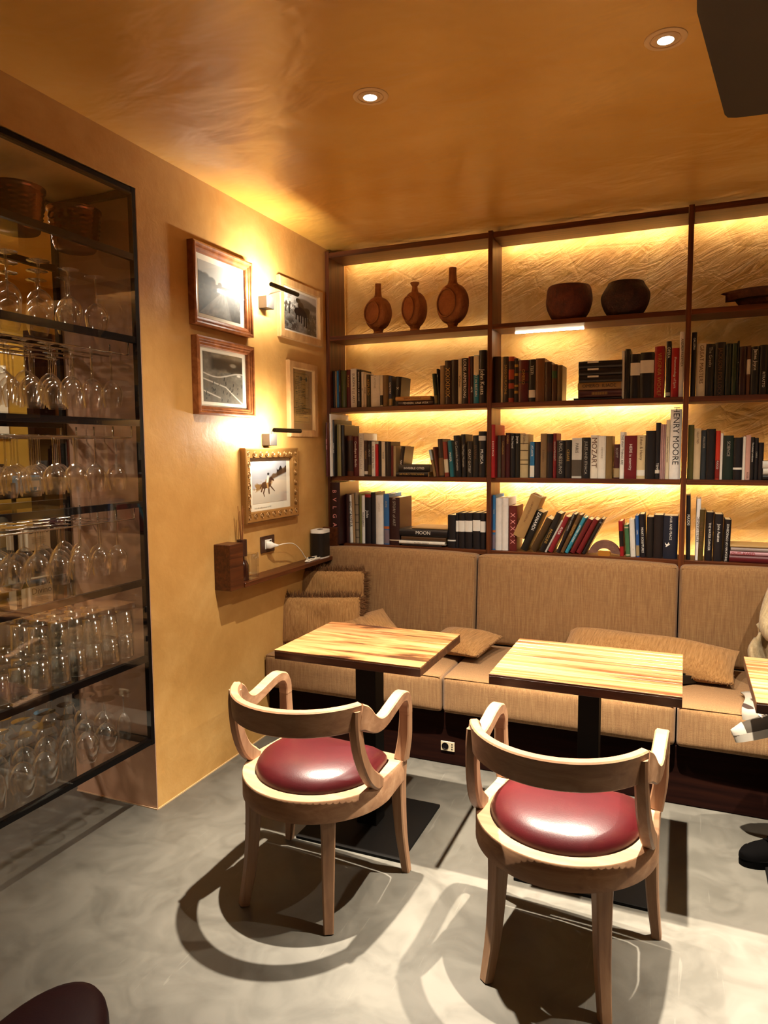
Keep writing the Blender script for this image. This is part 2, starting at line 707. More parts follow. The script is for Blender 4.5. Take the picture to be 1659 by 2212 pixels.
# ================================================================== BOOKSHELF
SHX = [0.0, 0.986, 1.9746, 2.96]
UT = .0255
SHZ = [2.168, 1.747, 1.339, 0.934]
ST = .026
shelf = thing('bookshelf', 'built-in walnut bookshelf of three bays against the golden plaster wall', 'bookshelf', (0, 0, 0))
for x in SHX:
    MB().cbox(x + .0005, x + UT, -.002, .207, 0, 2.66, .0015).build('upright', M['walnut_v'], shelf)
for b in range(3):
    a, c = SHX[b] + UT, SHX[b + 1]
    for z in SHZ:
        MB().cbox(a + .0003, c - .0003, 0, .205, z - ST, z, .0015).build('shelf_board', M['walnut'], shelf)
    MB().cbox(a + .0003, c - .0003, 0, .2, 2.622, 2.652, .0015).build('top_board', M['walnut'], shelf)
    MB().box(a + .0003, c - .0003, .012, .03, 0.0, SHZ[3] - ST).build('base_panel', M['plinth'], shelf)


def led(x0, x1, z0, z1, y0, y1, s, visible=False):
    key = round(s, 2)
    if key not in M['led']:
        M['led'][key] = emit('led_glow_%d' % len(M['led']), LED_C, s)
    MB().box(x0, x1, y0, y1, z0, z1).build('led_strip', M['led'][key], shelf)


LEDS = 62.0
for b, (s1, s2, s3, s4) in enumerate([(.42, .22, .9, 2.6), (.72, 0, 1.1, 2.6), (.45, 0, 0, .6)]):
    a, c = SHX[b] + UT + .02, SHX[b + 1] - .02
    if s1:
        led(a, c, 2.632, 2.648, .2, .205, s1 * LEDS)
    for s, z in ((s2, SHZ[0]), (s3, SHZ[1]), (s4, SHZ[2])):
        if s:
            led(a, c, z - ST + .004, z - .006, .2052, .2092, s * LEDS)
led(1.10, 1.47, SHZ[0] - ST - .005, SHZ[0] - ST - .0005, .17, .182, 1.1 * LEDS)
for a, c, s in ((.30, .94, .9), (1.03, 1.95, 1.3), (2.02, 2.94, .9)):
    led(a, c, SHZ[3] - .014, SHZ[3] - .004, .2055, .2095, s * LEDS)

# ================================================================== BOOKS
# row, bay, x, thickness, height, lean, depth, y of spine, kind, colour, look, title, ink, title place, title size, direction, bands, lift
BOOKS = [
[1, 0, 0.0159, 0.0122, 0.2244, 0, 0.15, 0.03, 'h', '121015', 'black slim book', 'ENTE', 'w', 0.85, 0.6, 'd', None, 0],
[1, 0, 0.0287, 0.0121, 0.2188, 0, 0.15, 0.03, 'h', '2a1d16', 'dark brown slim book', None, 'w', 0.5, 0.5, 'd', None, 0],
[1, 0, 0.0416, 0.01, 0.2182, 0, 0.15, 0.03, 'h', '8f7049', 'tan slim book', None, 'w', 0.5, 0.5, 'd', None, 0],
[1, 0, 0.0523, 0.0128, 0.2207, 0, 0.15, 0.03, 'p', '29658c', 'blue slim book', None, 'w', 0.5, 0.5, 'd', None, 0],
[1, 0, 0.0659, 0.0135, 0.2263, 0, 0.15, 0.03, 'h', '2b1512', 'dark brown book with gilt letters', 'HISTORY', 'g', 0.5, 0.5, 'd', None, 0],
[1, 0, 0.08, 0.0367, 0.2207, 0, 0.15, 0.03, 'h', '3c4019', 'thick olive green cloth book', None, 'w', 0.5, 0.5, 'd', None, 0],
[1, 0, 0.1175, 0.026, 0.2235, 0, 0.15, 0.03, 'h', '52120f', 'dark red book', 'PLATONE', 'g', 0.7, 0.45, 'd', None, 0],
[1, 0, 0.1449, 0.0391, 0.228, 0, 0.15, 0.03, 'p', 'eceae0', 'white paperback with grey lettering', 'EUROPA E LE ARTI', 'k', 0.5, 0.4, 'd', None, 0],
[1, 0, 0.1853, 0.0284, 0.2214, 0, 0.15, 0.03, 'h', '17151a', 'black book with white lettering', 'RIFORMA ETICA, G.E. MOORE', 'w', 0.55, 0.55, 'd', None, 0],
[1, 0, 0.215, 0.0145, 0.2067, 0, 0.15, 0.03, 'p', 'e6e2d6', 'white slim book with black mark', 'BC', 'k', 0.5, 0.5, 'd', None, 0],
[1, 0, 0.2309, 0.0165, 0.1948, 0, 0.15, 0.03, 'p', 'd8ccb2', 'cream slim paperback', 'POESIE', 'k', 0.5, 0.5, 'd', None, 0],
[1, 0, 0.248, 0.0267, 0.1894, 0, 0.15, 0.03, 'h', '35301c', 'dark olive book with gilt lettering', 'KEPLERO', 'g', 0.6, 0.6, 'd', None, 0],
[1, 0, 0.2761, 0.0578, 0.1825, 0, 0.15, 0.03, 'h', 'eeece4', 'very thick white book', 'PLATONE', 's', 0.8, 0.22, 'd', None, 0],
[1, 0, 0.3353, 0.0176, 0.1825, 0, 0.15, 0.03, 'p', 'e3ddca', 'cream book with a black foot band', None, 'w', 0.5, 0.5, 'd', [(0.05, 0.36, '141214')], 0],
[1, 0, 0.3535, 0.0349, 0.1813, 0, 0.15, 0.03, 'h', '6b5335', 'taupe brown book', None, 'w', 0.5, 0.5, 'd', None, 0],
[1, 0, 0.3897, 0.0214, 0.1751, 0, 0.15, 0.03, 'p', '23304d', 'navy book with a tan foot band', 'CALVINO', 'w', 0.6, 0.5, 'd', [(0.03, 0.25, '8d7a52')], 0],
[1, 0, 0.4604, 0.0398, 0.168, 0.064, 0.15, 0.03, 'h', '17161d', 'leaning black book with pale scribbles', 'X', 'w', 0.6, 0.4, 'd', None, 0],
[1, 0, 0.4547, 0.0273, 0.2137, 0, 0.16, 0.02, 'h', '2c1418', 'dark maroon book lying flat', 'PENSIERI, UNA VITA', 'w', 0.5, 0.45, 'h', None, 1.747],
[1, 0, 0.4415, 0.0243, 0.2106, 0, 0.16, 0.012, 'h', 'b07c3e', 'tan orange book lying on the maroon one', 'BIRRA E CUCINA', 'k', 0.5, 0.4, 'h', None, 1.7751],
[1, 0, 0.6725, 0.0202, 0.1756, -0.086, 0.15, 0.03, 'h', '1d2c1f', 'leaning dark green book', None, 'w', 0.5, 0.5, 'd', [(0.05, 0.3, '6b5d38')], 0],
[1, 0, 0.6941, 0.0101, 0.2016, -0.055, 0.15, 0.03, 'h', '141a16', 'black leaning slim book', 'TAO', 'w', 0.8, 0.5, 'd', None, 0],
[1, 0, 0.7054, 0.0264, 0.2183, 0, 0.15, 0.03, 'h', '7f6a4d', 'greyish tan book', None, 'w', 0.5, 0.5, 'd', None, 0],
[1, 0, 0.733, 0.0362, 0.2442, 0, 0.15, 0.03, 'h', '33211b', 'brown book with an ornate gilt spine', 'XIXIXIXIX', 'g', 0.5, 0.7, 'd', None, 0],
[1, 0, 0.7704, 0.0396, 0.2467, 0, 0.15, 0.03, 'h', '1f1311', 'thick black brown book', None, 'w', 0.5, 0.5, 'd', None, 0],
[1, 0, 0.8113, 0.0209, 0.2508, 0, 0.15, 0.03, 'p', 'd5c7a5', 'cream book with black lettering', 'Weilman', 'k', 0.5, 0.6, 'd', None, 0],
[1, 0, 0.8328, 0.0367, 0.2521, 0, 0.15, 0.03, 'h', '1b1517', 'black book with tall white lettering', 'LOUIS ARMSTRONG', 'w', 0.55, 0.45, 'd', None, 0],
[1, 0, 0.8702, 0.0097, 0.2595, 0, 0.15, 0.03, 'p', '7d1f14', 'thin brick red book', None, 'w', 0.5, 0.5, 'd', None, 0],
[1, 0, 0.8805, 0.0188, 0.2604, 0, 0.15, 0.03, 'h', '2d1216', 'dark maroon book', 'ARTE', 'w', 0.3, 0.5, 'd', None, 0],
[1, 0, 0.9005, 0.029, 0.263, 0, 0.15, 0.03, 'p', '0e6f8c', 'teal book with a cream head', 'ART IN BRITAIN', 'w', 0.4, 0.45, 'd', [(0.6, 0.99, 'd9cda9')], 0],
[1, 0, 0.9307, 0.0408, 0.2896, 0, 0.15, 0.03, 'h', '121014', 'tall black book with white lettering', 'John Keats', 'w', 0.4, 0.55, 'd', None, 0],
[1, 1, 1.0115, 0.0397, 0.2501, 0, 0.15, 0.03, 'h', '2a1a12', 'dark brown book', None, 'w', 0.5, 0.5, 'd', None, 0],
[1, 1, 1.0531, 0.0141, 0.2467, 0, 0.15, 0.03, 'p', 'c9b48a', 'cream slim book', None, 'w', 0.5, 0.5, 'd', None, 0],
[1, 1, 1.0681, 0.0253, 0.2474, 0, 0.15, 0.03, 'h', '35291c', 'brown grey book with gilt lettering', 'SAGGI DI PLATONE', 'g', 0.5, 0.5, 'd', None, 0],
[1, 1, 1.0953, 0.0307, 0.2457, 0, 0.15, 0.03, 'h', '9c3a1e', 'orange red book with black bands', None, 'w', 0.5, 0.5, 'd', [(0.1, 0.3, '1c1310'), (0.42, 0.5, '1c1310'), (0.72, 0.9, '2b1511')], 0],
[1, 1, 1.1279, 0.0204, 0.2351, 0, 0.15, 0.03, 'h', '201512', 'black book with gold bands', None, 'w', 0.5, 0.5, 'd', [(0.2, 0.26, 'a87c2a'), (0.35, 0.4, 'a87c2a'), (0.6, 0.66, 'a87c2a'), (0.8, 0.86, 'a87c2a')], 0],
[1, 1, 1.1502, 0.0542, 0.224, 0, 0.15, 0.03, 'h', '4e1210', 'thick dark red book', 'OMERO', 'g', 0.6, 0.3, 'd', [(0.7, 0.74, '1d0d0b'), (0.45, 0.49, '1d0d0b')], 0],
[1, 1, 1.2062, 0.0346, 0.2242, 0, 0.15, 0.03, 'h', '151315', 'black book with a white foot label', 'TESTI', 'w', 0.75, 0.4, 'd', [(0.1, 0.28, 'e0dbcb')], 0],
[1, 1, 1.2425, 0.0478, 0.2281, 0, 0.15, 0.03, 'h', '6d4526', 'brown leather book', None, 'w', 0.5, 0.5, 'd', None, 0],
[1, 1, 1.2923, 0.034, 0.2079, 0, 0.16, 0.03, 'h', '3b2417', 'dark brown leather book', None, 'w', 0.5, 0.5, 'd', None, 0],
[1, 1, 1.3281, 0.0267, 0.1929, 0, 0.15, 0.03, 'h', '4a2c17', 'brown book with a green band', None, 'w', 0.5, 0.5, 'd', [(0.62, 0.82, '2a4a26')], 0],
[1, 1, 1.3566, 0.0265, 0.187, 0, 0.15, 0.03, 'h', '594526', 'small olive brown book', None, 'w', 0.5, 0.5, 'd', None, 0],
[1, 1, 1.4445, 0.0106, 0.2415, 0, 0.16, 0.02, 'h', '17130f', 'thin black book lying at the bottom of the stack', None, 'w', 0.5, 0.5, 'h', None, 1.747],
[1, 1, 1.4669, 0.0405, 0.2166, 0, 0.16, 0.024, 'h', '3f1512', 'dark red book with gold stripes lying flat', 'IIIIIIIIIIIIIII', 'g', 0.5, 0.7, 'h', None, 1.7584],
[1, 1, 1.4651, 0.036, 0.2154, 0, 0.16, 0.02, 'h', '8d6c39', 'gilt tan book lying flat', 'OMERO  ILIADE', 'k', 0.5, 0.5, 'h', None, 1.7997],
[1, 1, 1.4686, 0.0359, 0.2152, 0, 0.16, 0.021, 'h', '131215', 'black volume with white label lying above gilt book', None, 'w', 0.5, 0.5, 'h', None, 1.8365],
[1, 1, 1.468, 0.0359, 0.215, 0, 0.16, 0.021, 'h', '131215', 'black volume with white label, middle of lying three', None, 'w', 0.5, 0.5, 'h', None, 1.8732],
[1, 1, 1.4673, 0.0358, 0.2148, 0, 0.16, 0.021, 'h', '131215', 'black volume with white label lying topmost of stack', None, 'w', 0.5, 0.5, 'h', None, 1.9099],
[1, 1, 1.6803, 0.014, 0.2433, 0, 0.15, 0.03, 'p', 'e6dfcc', 'slim white book', None, 'w', 0.5, 0.5, 'd', None, 0],
[1, 1, 1.6959, 0.0247, 0.2505, 0, 0.15, 0.03, 'h', '141316', 'black book with gilt foot', None, 'w', 0.5, 0.5, 'd', None, 0],
[1, 1, 1.7225, 0.0465, 0.2229, 0, 0.15, 0.03, 'h', '111014', 'thick black book with white label', None, 'w', 0.5, 0.5, 'd', [(0.52, 0.8, 'e7e3d6')], 0],
[1, 1, 1.7697, 0.0645, 0.2281, 0, 0.15, 0.03, 'h', '121115', 'thicker black book with white label', None, 'w', 0.5, 0.5, 'd', [(0.55, 0.83, 'e7e3d6')], 0],
[1, 1, 1.8369, 0.0461, 0.254, 0, 0.15, 0.03, 'h', '93141c', 'red book with gilt lettering', 'VIRGINIA WOOLF', 'g', 0.45, 0.4, 'd', None, 0],
[1, 1, 1.8906, 0.0228, 0.2763, 0, 0.15, 0.03, 'h', '141214', 'black book with white foot mark', 'OPERA', 'w', 0.8, 0.55, 'd', [(0.03, 0.09, 'd0c7b0')], 0],
[1, 1, 1.9155, 0.0352, 0.2412, 0, 0.15, 0.03, 'h', 'a3151d', 'bright red book with pale lettering', 'Phenomenology of Spirit', 'w', 0.5, 0.4, 'd', None, 0],
[1, 1, 1.9519, 0.0264, 0.3193, 0, 0.15, 0.03, 'p', 'efebdf', 'tall white book with black lettering', 'ANDREA PAZIENZA', 'k', 0.68, 0.5, 'd', None, 0],
[1, 2, 2.0056, 0.0231, 0.3118, 0, 0.15, 0.03, 'h', '141217', 'tall black book', 'GALLERIA', 'w', 0.82, 0.4, 'd', None, 0],
[1, 2, 2.0319, 0.039, 0.2572, 0, 0.15, 0.03, 'h', 'd9cba8', 'cream book with brown lettering', 'GREAT MASTERS', 'b', 0.6, 0.45, 'd', None, 0],
[1, 2, 2.0734, 0.0353, 0.251, 0, 0.15, 0.03, 'h', '17181a', 'black book with pale lettering', 'The Greeks', 's', 0.75, 0.4, 'd', None, 0],
[1, 2, 2.112, 0.0455, 0.2561, 0, 0.15, 0.03, 'h', '131416', 'thick glossy black book', 'JACKSON POLLOCK', 'n', 0.45, 0.4, 'd', None, 0],
[1, 2, 2.1599, 0.0252, 0.2485, 0, 0.15, 0.03, 'h', '182019', 'dark green black book', None, 'w', 0.5, 0.5, 'd', None, 0],
[1, 2, 2.187, 0.0217, 0.2479, 0, 0.15, 0.03, 'h', '24331f', 'dark green book', None, 'w', 0.5, 0.5, 'd', None, 0],
[1, 2, 2.2095, 0.008, 0.2588, 0, 0.15, 0.03, 'h', '0f0f11', 'very slim black book', 'IV', 'w', 0.6, 0.5, 'd', None, 0],
[1, 2, 2.2193, 0.0309, 0.2307, 0, 0.15, 0.03, 'h', '2b0e11', 'dark maroon book', None, 'w', 0.5, 0.5, 'd', None, 0],
[1, 2, 2.2516, 0.0163, 0.2328, 0, 0.15, 0.03, 'h', '54311d', 'brown book with a white label', None, 'w', 0.5, 0.5, 'd', [(0.42, 0.72, 'd9d2bf')], 0],
[1, 2, 2.2698, 0.0347, 0.2275, 0, 0.15, 0.03, 'h', '131417', 'black book with white lettering', 'James Joyce', 'w', 0.72, 0.42, 'd', None, 0],
[1, 2, 2.3057, 0.0363, 0.2329, 0, 0.15, 0.03, 'h', '151416', 'black book with pale drawing', 'RITRATTO', 'w', 0.3, 0.3, 'd', None, 0],
[1, 2, 2.3429, 0.0287, 0.2293, 0, 0.15, 0.03, 'h', '2c2318', 'dark brown book', None, 'w', 0.5, 0.5, 'd', None, 0],
[1, 2, 2.3729, 0.0258, 0.2325, 0, 0.15, 0.03, 'h', '1a1b20', 'black blue book', None, 'w', 0.5, 0.5, 'd', None, 0],
[2, 0, 0.0268, 0.0135, 0.3178, 0, 0.24, -0.075, 'h', '4a1512', 'large ornate dark red book overhanging the shelf', 'ABAD ABAD', 'r', 0.6, 0.6, 'd', None, 0],
[2, 0, 0.0408, 0.0098, 0.3694, 0, 0.24, -0.05, 'p', 'ece8dc', 'tall slim white book overhanging the shelf', 'Amazzonia', 'k', 0.5, 0.3, 'd', None, 0],
[2, 0, 0.0511, 0.0131, 0.3355, 0, 0.24, -0.03, 'h', '121013', 'tall black book overhanging the shelf', 'HUMAN LAND', 'w', 0.5, 0.5, 'd', None, 0],
[2, 0, 0.0645, 0.0256, 0.308, 0, 0.2, 0.0, 'p', '7d713f', 'slim olive book', None, 'w', 0.5, 0.5, 'd', None, 0],
[2, 0, 0.0915, 0.0235, 0.3036, 0, 0.21, 0.0, 'h', '190c0b', 'very dark brown book', None, 'w', 0.5, 0.5, 'd', None, 0],
[2, 0, 0.1153, 0.0417, 0.2414, 0, 0.15, 0.03, 'h', '5a2c16', 'brown book framed with black', None, 'w', 0.5, 0.5, 'd', [(0.12, 0.88, '2a1b12')], 0],
[2, 0, 0.1591, 0.0337, 0.2365, 0, 0.15, 0.03, 'h', '571618', 'dark red book with white lettering', 'Goodbye to Berlin', 'w', 0.55, 0.45, 'd', None, 0],
[2, 0, 0.1943, 0.0328, 0.2549, 0, 0.2, 0.03, 'h', 'e3dccb', 'tall white book with grey lettering', 'CELEBRATING ITALY', 's', 0.55, 0.55, 'd', None, 0],
[2, 0, 0.2289, 0.0229, 0.2118, 0, 0.15, 0.03, 'h', '38231a', 'brown book with a white foot label', 'VERGA', 'g', 0.6, 0.5, 'd', [(0.05, 0.14, 'd7d0be')], 0],
[2, 0, 0.2532, 0.0235, 0.2103, 0, 0.15, 0.03, 'h', '2a201b', 'dark brown book with olive foot', 'ALICE', 's', 0.65, 0.5, 'd', [(0.03, 0.32, '5a4b2b')], 0],
[2, 0, 0.2781, 0.022, 0.2051, 0, 0.15, 0.03, 'p', 'efece2', 'white paperback with bold black lettering', 'Zadie Smith Swing Time', 'k', 0.55, 0.6, 'd', None, 0],
[2, 0, 0.3014, 0.0192, 0.1893, 0, 0.15, 0.03, 'p', 'b3171c', 'bright red slim book', None, 'w', 0.5, 0.5, 'd', None, 0],
[2, 0, 0.322, 0.0177, 0.2059, 0, 0.15, 0.03, 'h', '1e1512', 'black brown slim book', None, 'w', 0.5, 0.5, 'd', None, 0],
[2, 0, 0.3411, 0.0231, 0.2032, 0, 0.15, 0.03, 'p', 'd8cbaf', 'cream paperback', 'POESIE', 'k', 0.6, 0.4, 'd', None, 0],
[2, 0, 0.3656, 0.0365, 0.2029, 0, 0.15, 0.03, 'h', '251712', 'dark brown book with small print', None, 'w', 0.5, 0.5, 'd', None, 0],
[2, 0, 0.4033, 0.0121, 0.1791, 0, 0.15, 0.03, 'p', '5e1714', 'thin dark red book', None, 'w', 0.5, 0.5, 'd', None, 0],
[2, 0, 0.4168, 0.0161, 0.1778, 0, 0.15, 0.03, 'p', 'a08a63', 'tan slim book', None, 'w', 0.5, 0.5, 'd', None, 0],
[2, 0, 0.4685, 0.0265, 0.1756, 0.136, 0.15, 0.03, 'h', '231713', 'leaning dark brown book', 'NAPOLI', 'w', 0.4, 0.4, 'd', None, 0],
[2, 0, 0.4392, 0.0279, 0.1969, 0, 0.16, 0.02, 'h', '141114', 'black book with gilt lettering lying flat', 'ARTURO TOSCANINI', 'g', 0.5, 0.4, 'h', None, 1.339],
[2, 0, 0.4561, 0.0408, 0.1929, 0, 0.16, 0.02, 'h', '111013', 'thick black book lying on top', 'INVISIBLE CITIES', 'w', 0.5, 0.35, 'h', None, 1.3677],
[2, 0, 0.6673, 0.015, 0.1566, -0.208, 0.15, 0.03, 'p', '86683f', 'leaning tan book with a pale blue head', None, 'w', 0.5, 0.5, 'd', [(0.62, 0.99, '9fb3b8')], 0],
[2, 0, 0.6839, 0.0152, 0.1703, -0.138, 0.15, 0.03, 'h', '5d2f1c', 'leaning brick brown slim book', None, 'w', 0.5, 0.5, 'd', None, 0],
[2, 0, 0.7012, 0.0311, 0.2152, -0.052, 0.15, 0.03, 'h', '2f2017', 'leaning brown book with tan foot', None, 'w', 0.5, 0.5, 'd', [(0.03, 0.5, '6a4e2b')], 0],
[2, 0, 0.7342, 0.0246, 0.1989, -0.072, 0.15, 0.03, 'p', '7d2e1f', 'leaning rust book with a cream label', None, 'w', 0.5, 0.5, 'd', [(0.12, 0.5, 'c9bda0')], 0],
[2, 0, 0.7652, 0.0238, 0.2058, -0.078, 0.15, 0.03, 'h', '16606c', 'leaning teal book', 'WATER', 'w', 0.55, 0.5, 'd', None, 0],
[2, 0, 0.7978, 0.0349, 0.2336, -0.058, 0.15, 0.03, 'h', '101115', 'leaning glossy black book with script', 'La Comédie Humaine', 's', 0.5, 0.4, 'd', None, 0],
[2, 0, 0.8352, 0.026, 0.2394, -0.024, 0.15, 0.03, 'h', '111013', 'leaning black book with bold pale lettering', 'The Magic Mountain', 's', 0.5, 0.45, 'd', None, 0],
[2, 0, 0.8633, 0.0332, 0.2009, 0, 0.15, 0.03, 'h', '1c1713', 'black book with cream lettering', 'GREAT GATSBY', 's', 0.45, 0.4, 'd', None, 0],
[2, 0, 0.8976, 0.0317, 0.2329, 0, 0.15, 0.03, 'h', '14120f', 'black book with brown lettering', 'SILVANA', 'b', 0.6, 0.45, 'd', None, 0],
[2, 0, 0.9305, 0.04, 0.2546, 0, 0.15, 0.03, 'h', '121013', 'tall black book with white head label', 'MUSICA', 'w', 0.45, 0.4, 'd', [(0.8, 0.9, 'cfc8b8')], 0],
[2, 1, 1.0159, 0.021, 0.2887, 0, 0.22, -0.02, 'h', '8e1119', 'tall red book with spaced white letters', 'B O O K M A N', 'w', 0.55, 0.4, 'd', None, 0],
[2, 1, 1.0372, 0.0194, 0.2302, 0, 0.15, 0.03, 'h', '4a4035', 'grey brown book', None, 'w', 0.5, 0.5, 'd', None, 0],
[2, 1, 1.0581, 0.0229, 0.2313, 0, 0.15, 0.03, 'h', '47271a', 'brown book with gilt lettering', 'Civilisation', 'g', 0.7, 0.5, 'd', None, 0],
[2, 1, 1.0824, 0.0249, 0.2436, 0, 0.15, 0.03, 'h', '3f0f12', 'dark red brown book', 'FORMA', 'g', 0.85, 0.4, 'd', None, 0],
[2, 1, 1.1087, 0.0269, 0.2411, 0, 0.15, 0.03, 'h', '141215', 'black book with small white lettering', 'The Novel', 'w', 0.8, 0.4, 'd', None, 0],
[2, 1, 1.137, 0.0247, 0.2407, 0, 0.15, 0.03, 'h', '15130f', 'black book with white head lettering', 'Joyce', 'w', 0.85, 0.5, 'd', None, 0],
[2, 1, 1.1638, 0.0427, 0.2346, 0, 0.15, 0.03, 'h', 'b7a67c', 'thick ivory book with brown bands', 'STORIA', 'b', 0.9, 0.3, 'd', [(0.3, 0.32, '4e3d22'), (0.4, 0.42, '4e3d22'), (0.62, 0.64, '4e3d22'), (0.78, 0.8, '4e3d22')], 0],
[2, 1, 1.2172, 0.0236, 0.1933, 0, 0.15, 0.03, 'p', '276a98', 'blue book with a white foot', 'ATLANTE', 'w', 0.75, 0.4, 'd', [(0.02, 0.34, 'e1dccf')], 0],
[2, 1, 1.2442, 0.0269, 0.193, 0, 0.15, 0.03, 'h', '26171a', 'small dark maroon book', None, 'w', 0.5, 0.5, 'd', None, 0],
[2, 1, 1.2735, 0.0329, 0.2373, 0, 0.15, 0.03, 'h', '7a6040', 'tan brown book', 'Il Cavaliere', 'b', 0.5, 0.3, 'd', None, 0],
[2, 1, 1.3078, 0.0313, 0.2347, 0, 0.15, 0.03, 'h', '1c1211', 'thick black brown book', None, 'w', 0.5, 0.5, 'd', [(0.6, 0.8, '33120f')], 0],
[2, 1, 1.3404, 0.0176, 0.2378, 0, 0.15, 0.03, 'h', '6d1317', 'dark red slim book', 'ENLIGHTENMENT', 's', 0.6, 0.5, 'd', None, 0],
[2, 1, 1.3596, 0.0423, 0.2, 0, 0.15, 0.03, 'h', '151316', 'black book with pale blue lettering', 'UNO, NESSUNO', 's', 0.55, 0.4, 'd', None, 0],
[2, 1, 1.4039, 0.032, 0.2009, 0, 0.15, 0.03, 'h', '17110f', 'black book with gilt lettering', 'CESARE', 'g', 0.6, 0.4, 'd', None, 0],
[2, 1, 1.4391, 0.0502, 0.2112, 0, 0.15, 0.03, 'p', 'c4bfb2', 'thick grey white book with a dark picture', 'PARIS', 'k', 0.75, 0.3, 'd', [(0.05, 0.46, '4d4439')], 0],
[2, 1, 1.4919, 0.0399, 0.2133, 0, 0.15, 0.03, 'h', '141315', 'black book with pale serif lettering', 'JULES AND ITHACA', 's', 0.5, 0.4, 'd', None, 0],
[2, 1, 1.535, 0.0356, 0.2248, 0, 0.15, 0.03, 'h', 'e5ddca', 'white book with large grey lettering', 'MOZART', 'b', 0.6, 0.75, 'd', None, 0],
[2, 1, 1.5719, 0.0386, 0.221, 0, 0.15, 0.03, 'h', 'e4dfd2', 'plain white book with small lettering', 'MEMORIE', 's', 0.6, 0.25, 'd', None, 0],
[2, 1, 1.6118, 0.0313, 0.2192, 0, 0.15, 0.03, 'h', '7b6238', 'tan brown board book', None, 'w', 0.5, 0.5, 'd', None, 0],
[2, 1, 1.6524, 0.0279, 0.1771, 0, 0.15, 0.03, 'h', '431a1e', 'small maroon book with a tan foot', 'SCOTT', 's', 0.75, 0.4, 'd', [(0.03, 0.3, 'a08c66')], 0],
[2, 1, 1.6815, 0.0208, 0.2393, 0, 0.15, 0.03, 'p', 'efece3', 'white book with bold black capitals', 'THE WAY THINGS ARE', 'k', 0.62, 0.5, 'd', None, 0],
[2, 1, 1.7037, 0.0593, 0.2204, 0, 0.15, 0.03, 'h', '6a1118', 'thick dark red book with white lettering', 'HERE is eternity', 'w', 0.5, 0.3, 'd', None, 0],
[2, 1, 1.7642, 0.0395, 0.2217, 0, 0.15, 0.03, 'h', 'd4c093', 'thick cream book', 'Ethan & Henry', 'b', 0.7, 0.35, 'd', [(0.07, 0.2, 'ebe6d8')], 0],
[2, 1, 1.8052, 0.0464, 0.2437, 0, 0.15, 0.03, 'h', '141013', 'thick black book', None, 'w', 0.5, 0.5, 'd', None, 0],
[2, 1, 1.8523, 0.0212, 0.2831, 0, 0.15, 0.03, 'h', '15141a', 'tall slim black book', 'TEMPO', 'w', 0.2, 0.5, 'd', [(0.1, 0.16, 'c9c4b6')], 0],
[2, 1, 1.8749, 0.0072, 0.2751, 0, 0.15, 0.03, 'p', 'b58f8c', 'slim pale pink booklet', None, 'w', 0.5, 0.5, 'd', None, 0],
[2, 1, 1.8827, 0.0078, 0.2749, 0, 0.15, 0.03, 'p', 'bd9996', 'slim pink booklet', None, 'w', 0.5, 0.5, 'd', None, 0],
[2, 1, 1.8912, 0.0084, 0.2747, 0, 0.15, 0.03, 'p', 'a98583', 'slim dusty pink booklet', None, 'w', 0.5, 0.5, 'd', None, 0],
[2, 1, 1.9005, 0.0168, 0.2968, 0, 0.15, 0.03, 'p', 'dccfae', 'tall slim cream book', 'Great Moments of Impressionism', 'b', 0.5, 0.4, 'd', None, 0],
[2, 1, 1.919, 0.0523, 0.3482, 0, 0.15, 0.03, 'h', 'f1eee6', 'tallest white book with huge black lettering', 'HENRY MOORE', 'k', 0.62, 0.55, 'd', None, 0],
[2, 2, 2.0025, 0.0268, 0.2694, 0, 0.15, 0.03, 'h', '4d4a22', 'olive green book', None, 'w', 0.5, 0.5, 'd', None, 0],
[2, 2, 2.0305, 0.0311, 0.2517, 0, 0.15, 0.03, 'h', 'cdb892', 'cream book with brown lettering', 'SELECTED', 'b', 0.82, 0.3, 'd', None, 0],
[2, 2, 2.0637, 0.0221, 0.2432, 0, 0.15, 0.03, 'h', '2a3136', 'black silvery glossy book', 'POLLOCK', 's', 0.75, 0.4, 'd', None, 0],
[2, 2, 2.0867, 0.0404, 0.248, 0, 0.15, 0.03, 'h', '131014', 'thick black book', None, 'w', 0.5, 0.5, 'd', None, 0],
[2, 2, 2.1283, 0.0203, 0.2385, 0, 0.15, 0.03, 'h', 'c0331d', 'bright orange red book', 'FUOCO', 'w', 0.3, 0.4, 'd', [(0.02, 0.4, '7a1a12')], 0],
[2, 2, 2.1497, 0.0111, 0.226, 0, 0.15, 0.03, 'p', 'e9e4d8', 'slim white book', None, 'w', 0.5, 0.5, 'd', None, 0],
[2, 2, 2.1624, 0.0445, 0.215, 0, 0.15, 0.03, 'h', '15261f', 'thick dark green book', 'SCIENCE', 's', 0.7, 0.3, 'd', None, 0],
[2, 2, 2.2081, 0.0389, 0.204, 0, 0.15, 0.03, 'h', '141216', 'thick black book with a narrow white label', None, 'w', 0.5, 0.5, 'd', [(0.24, 0.29, 'e8e4d8')], 0],
[2, 2, 2.2483, 0.0118, 0.2089, 0, 0.15, 0.03, 'p', 'e7e1d3', 'very slim white book', None, 'w', 0.5, 0.5, 'd', None, 0],
[2, 2, 2.2609, 0.0207, 0.2155, 0, 0.15, 0.03, 'p', 'c99d90', 'pale pink book', 'ROSA', 'b', 0.1, 0.4, 'd', None, 0],
[2, 2, 2.2827, 0.0159, 0.2058, 0, 0.15, 0.03, 'h', '131215', 'black book with white lettering', 'The Lonely Londoners', 'w', 0.65, 0.45, 'd', None, 0],
[2, 2, 2.2996, 0.0158, 0.202, 0, 0.15, 0.03, 'h', '19171b', 'black slim book with grey lettering', 'CAMUS', 's', 0.6, 0.4, 'd', None, 0],
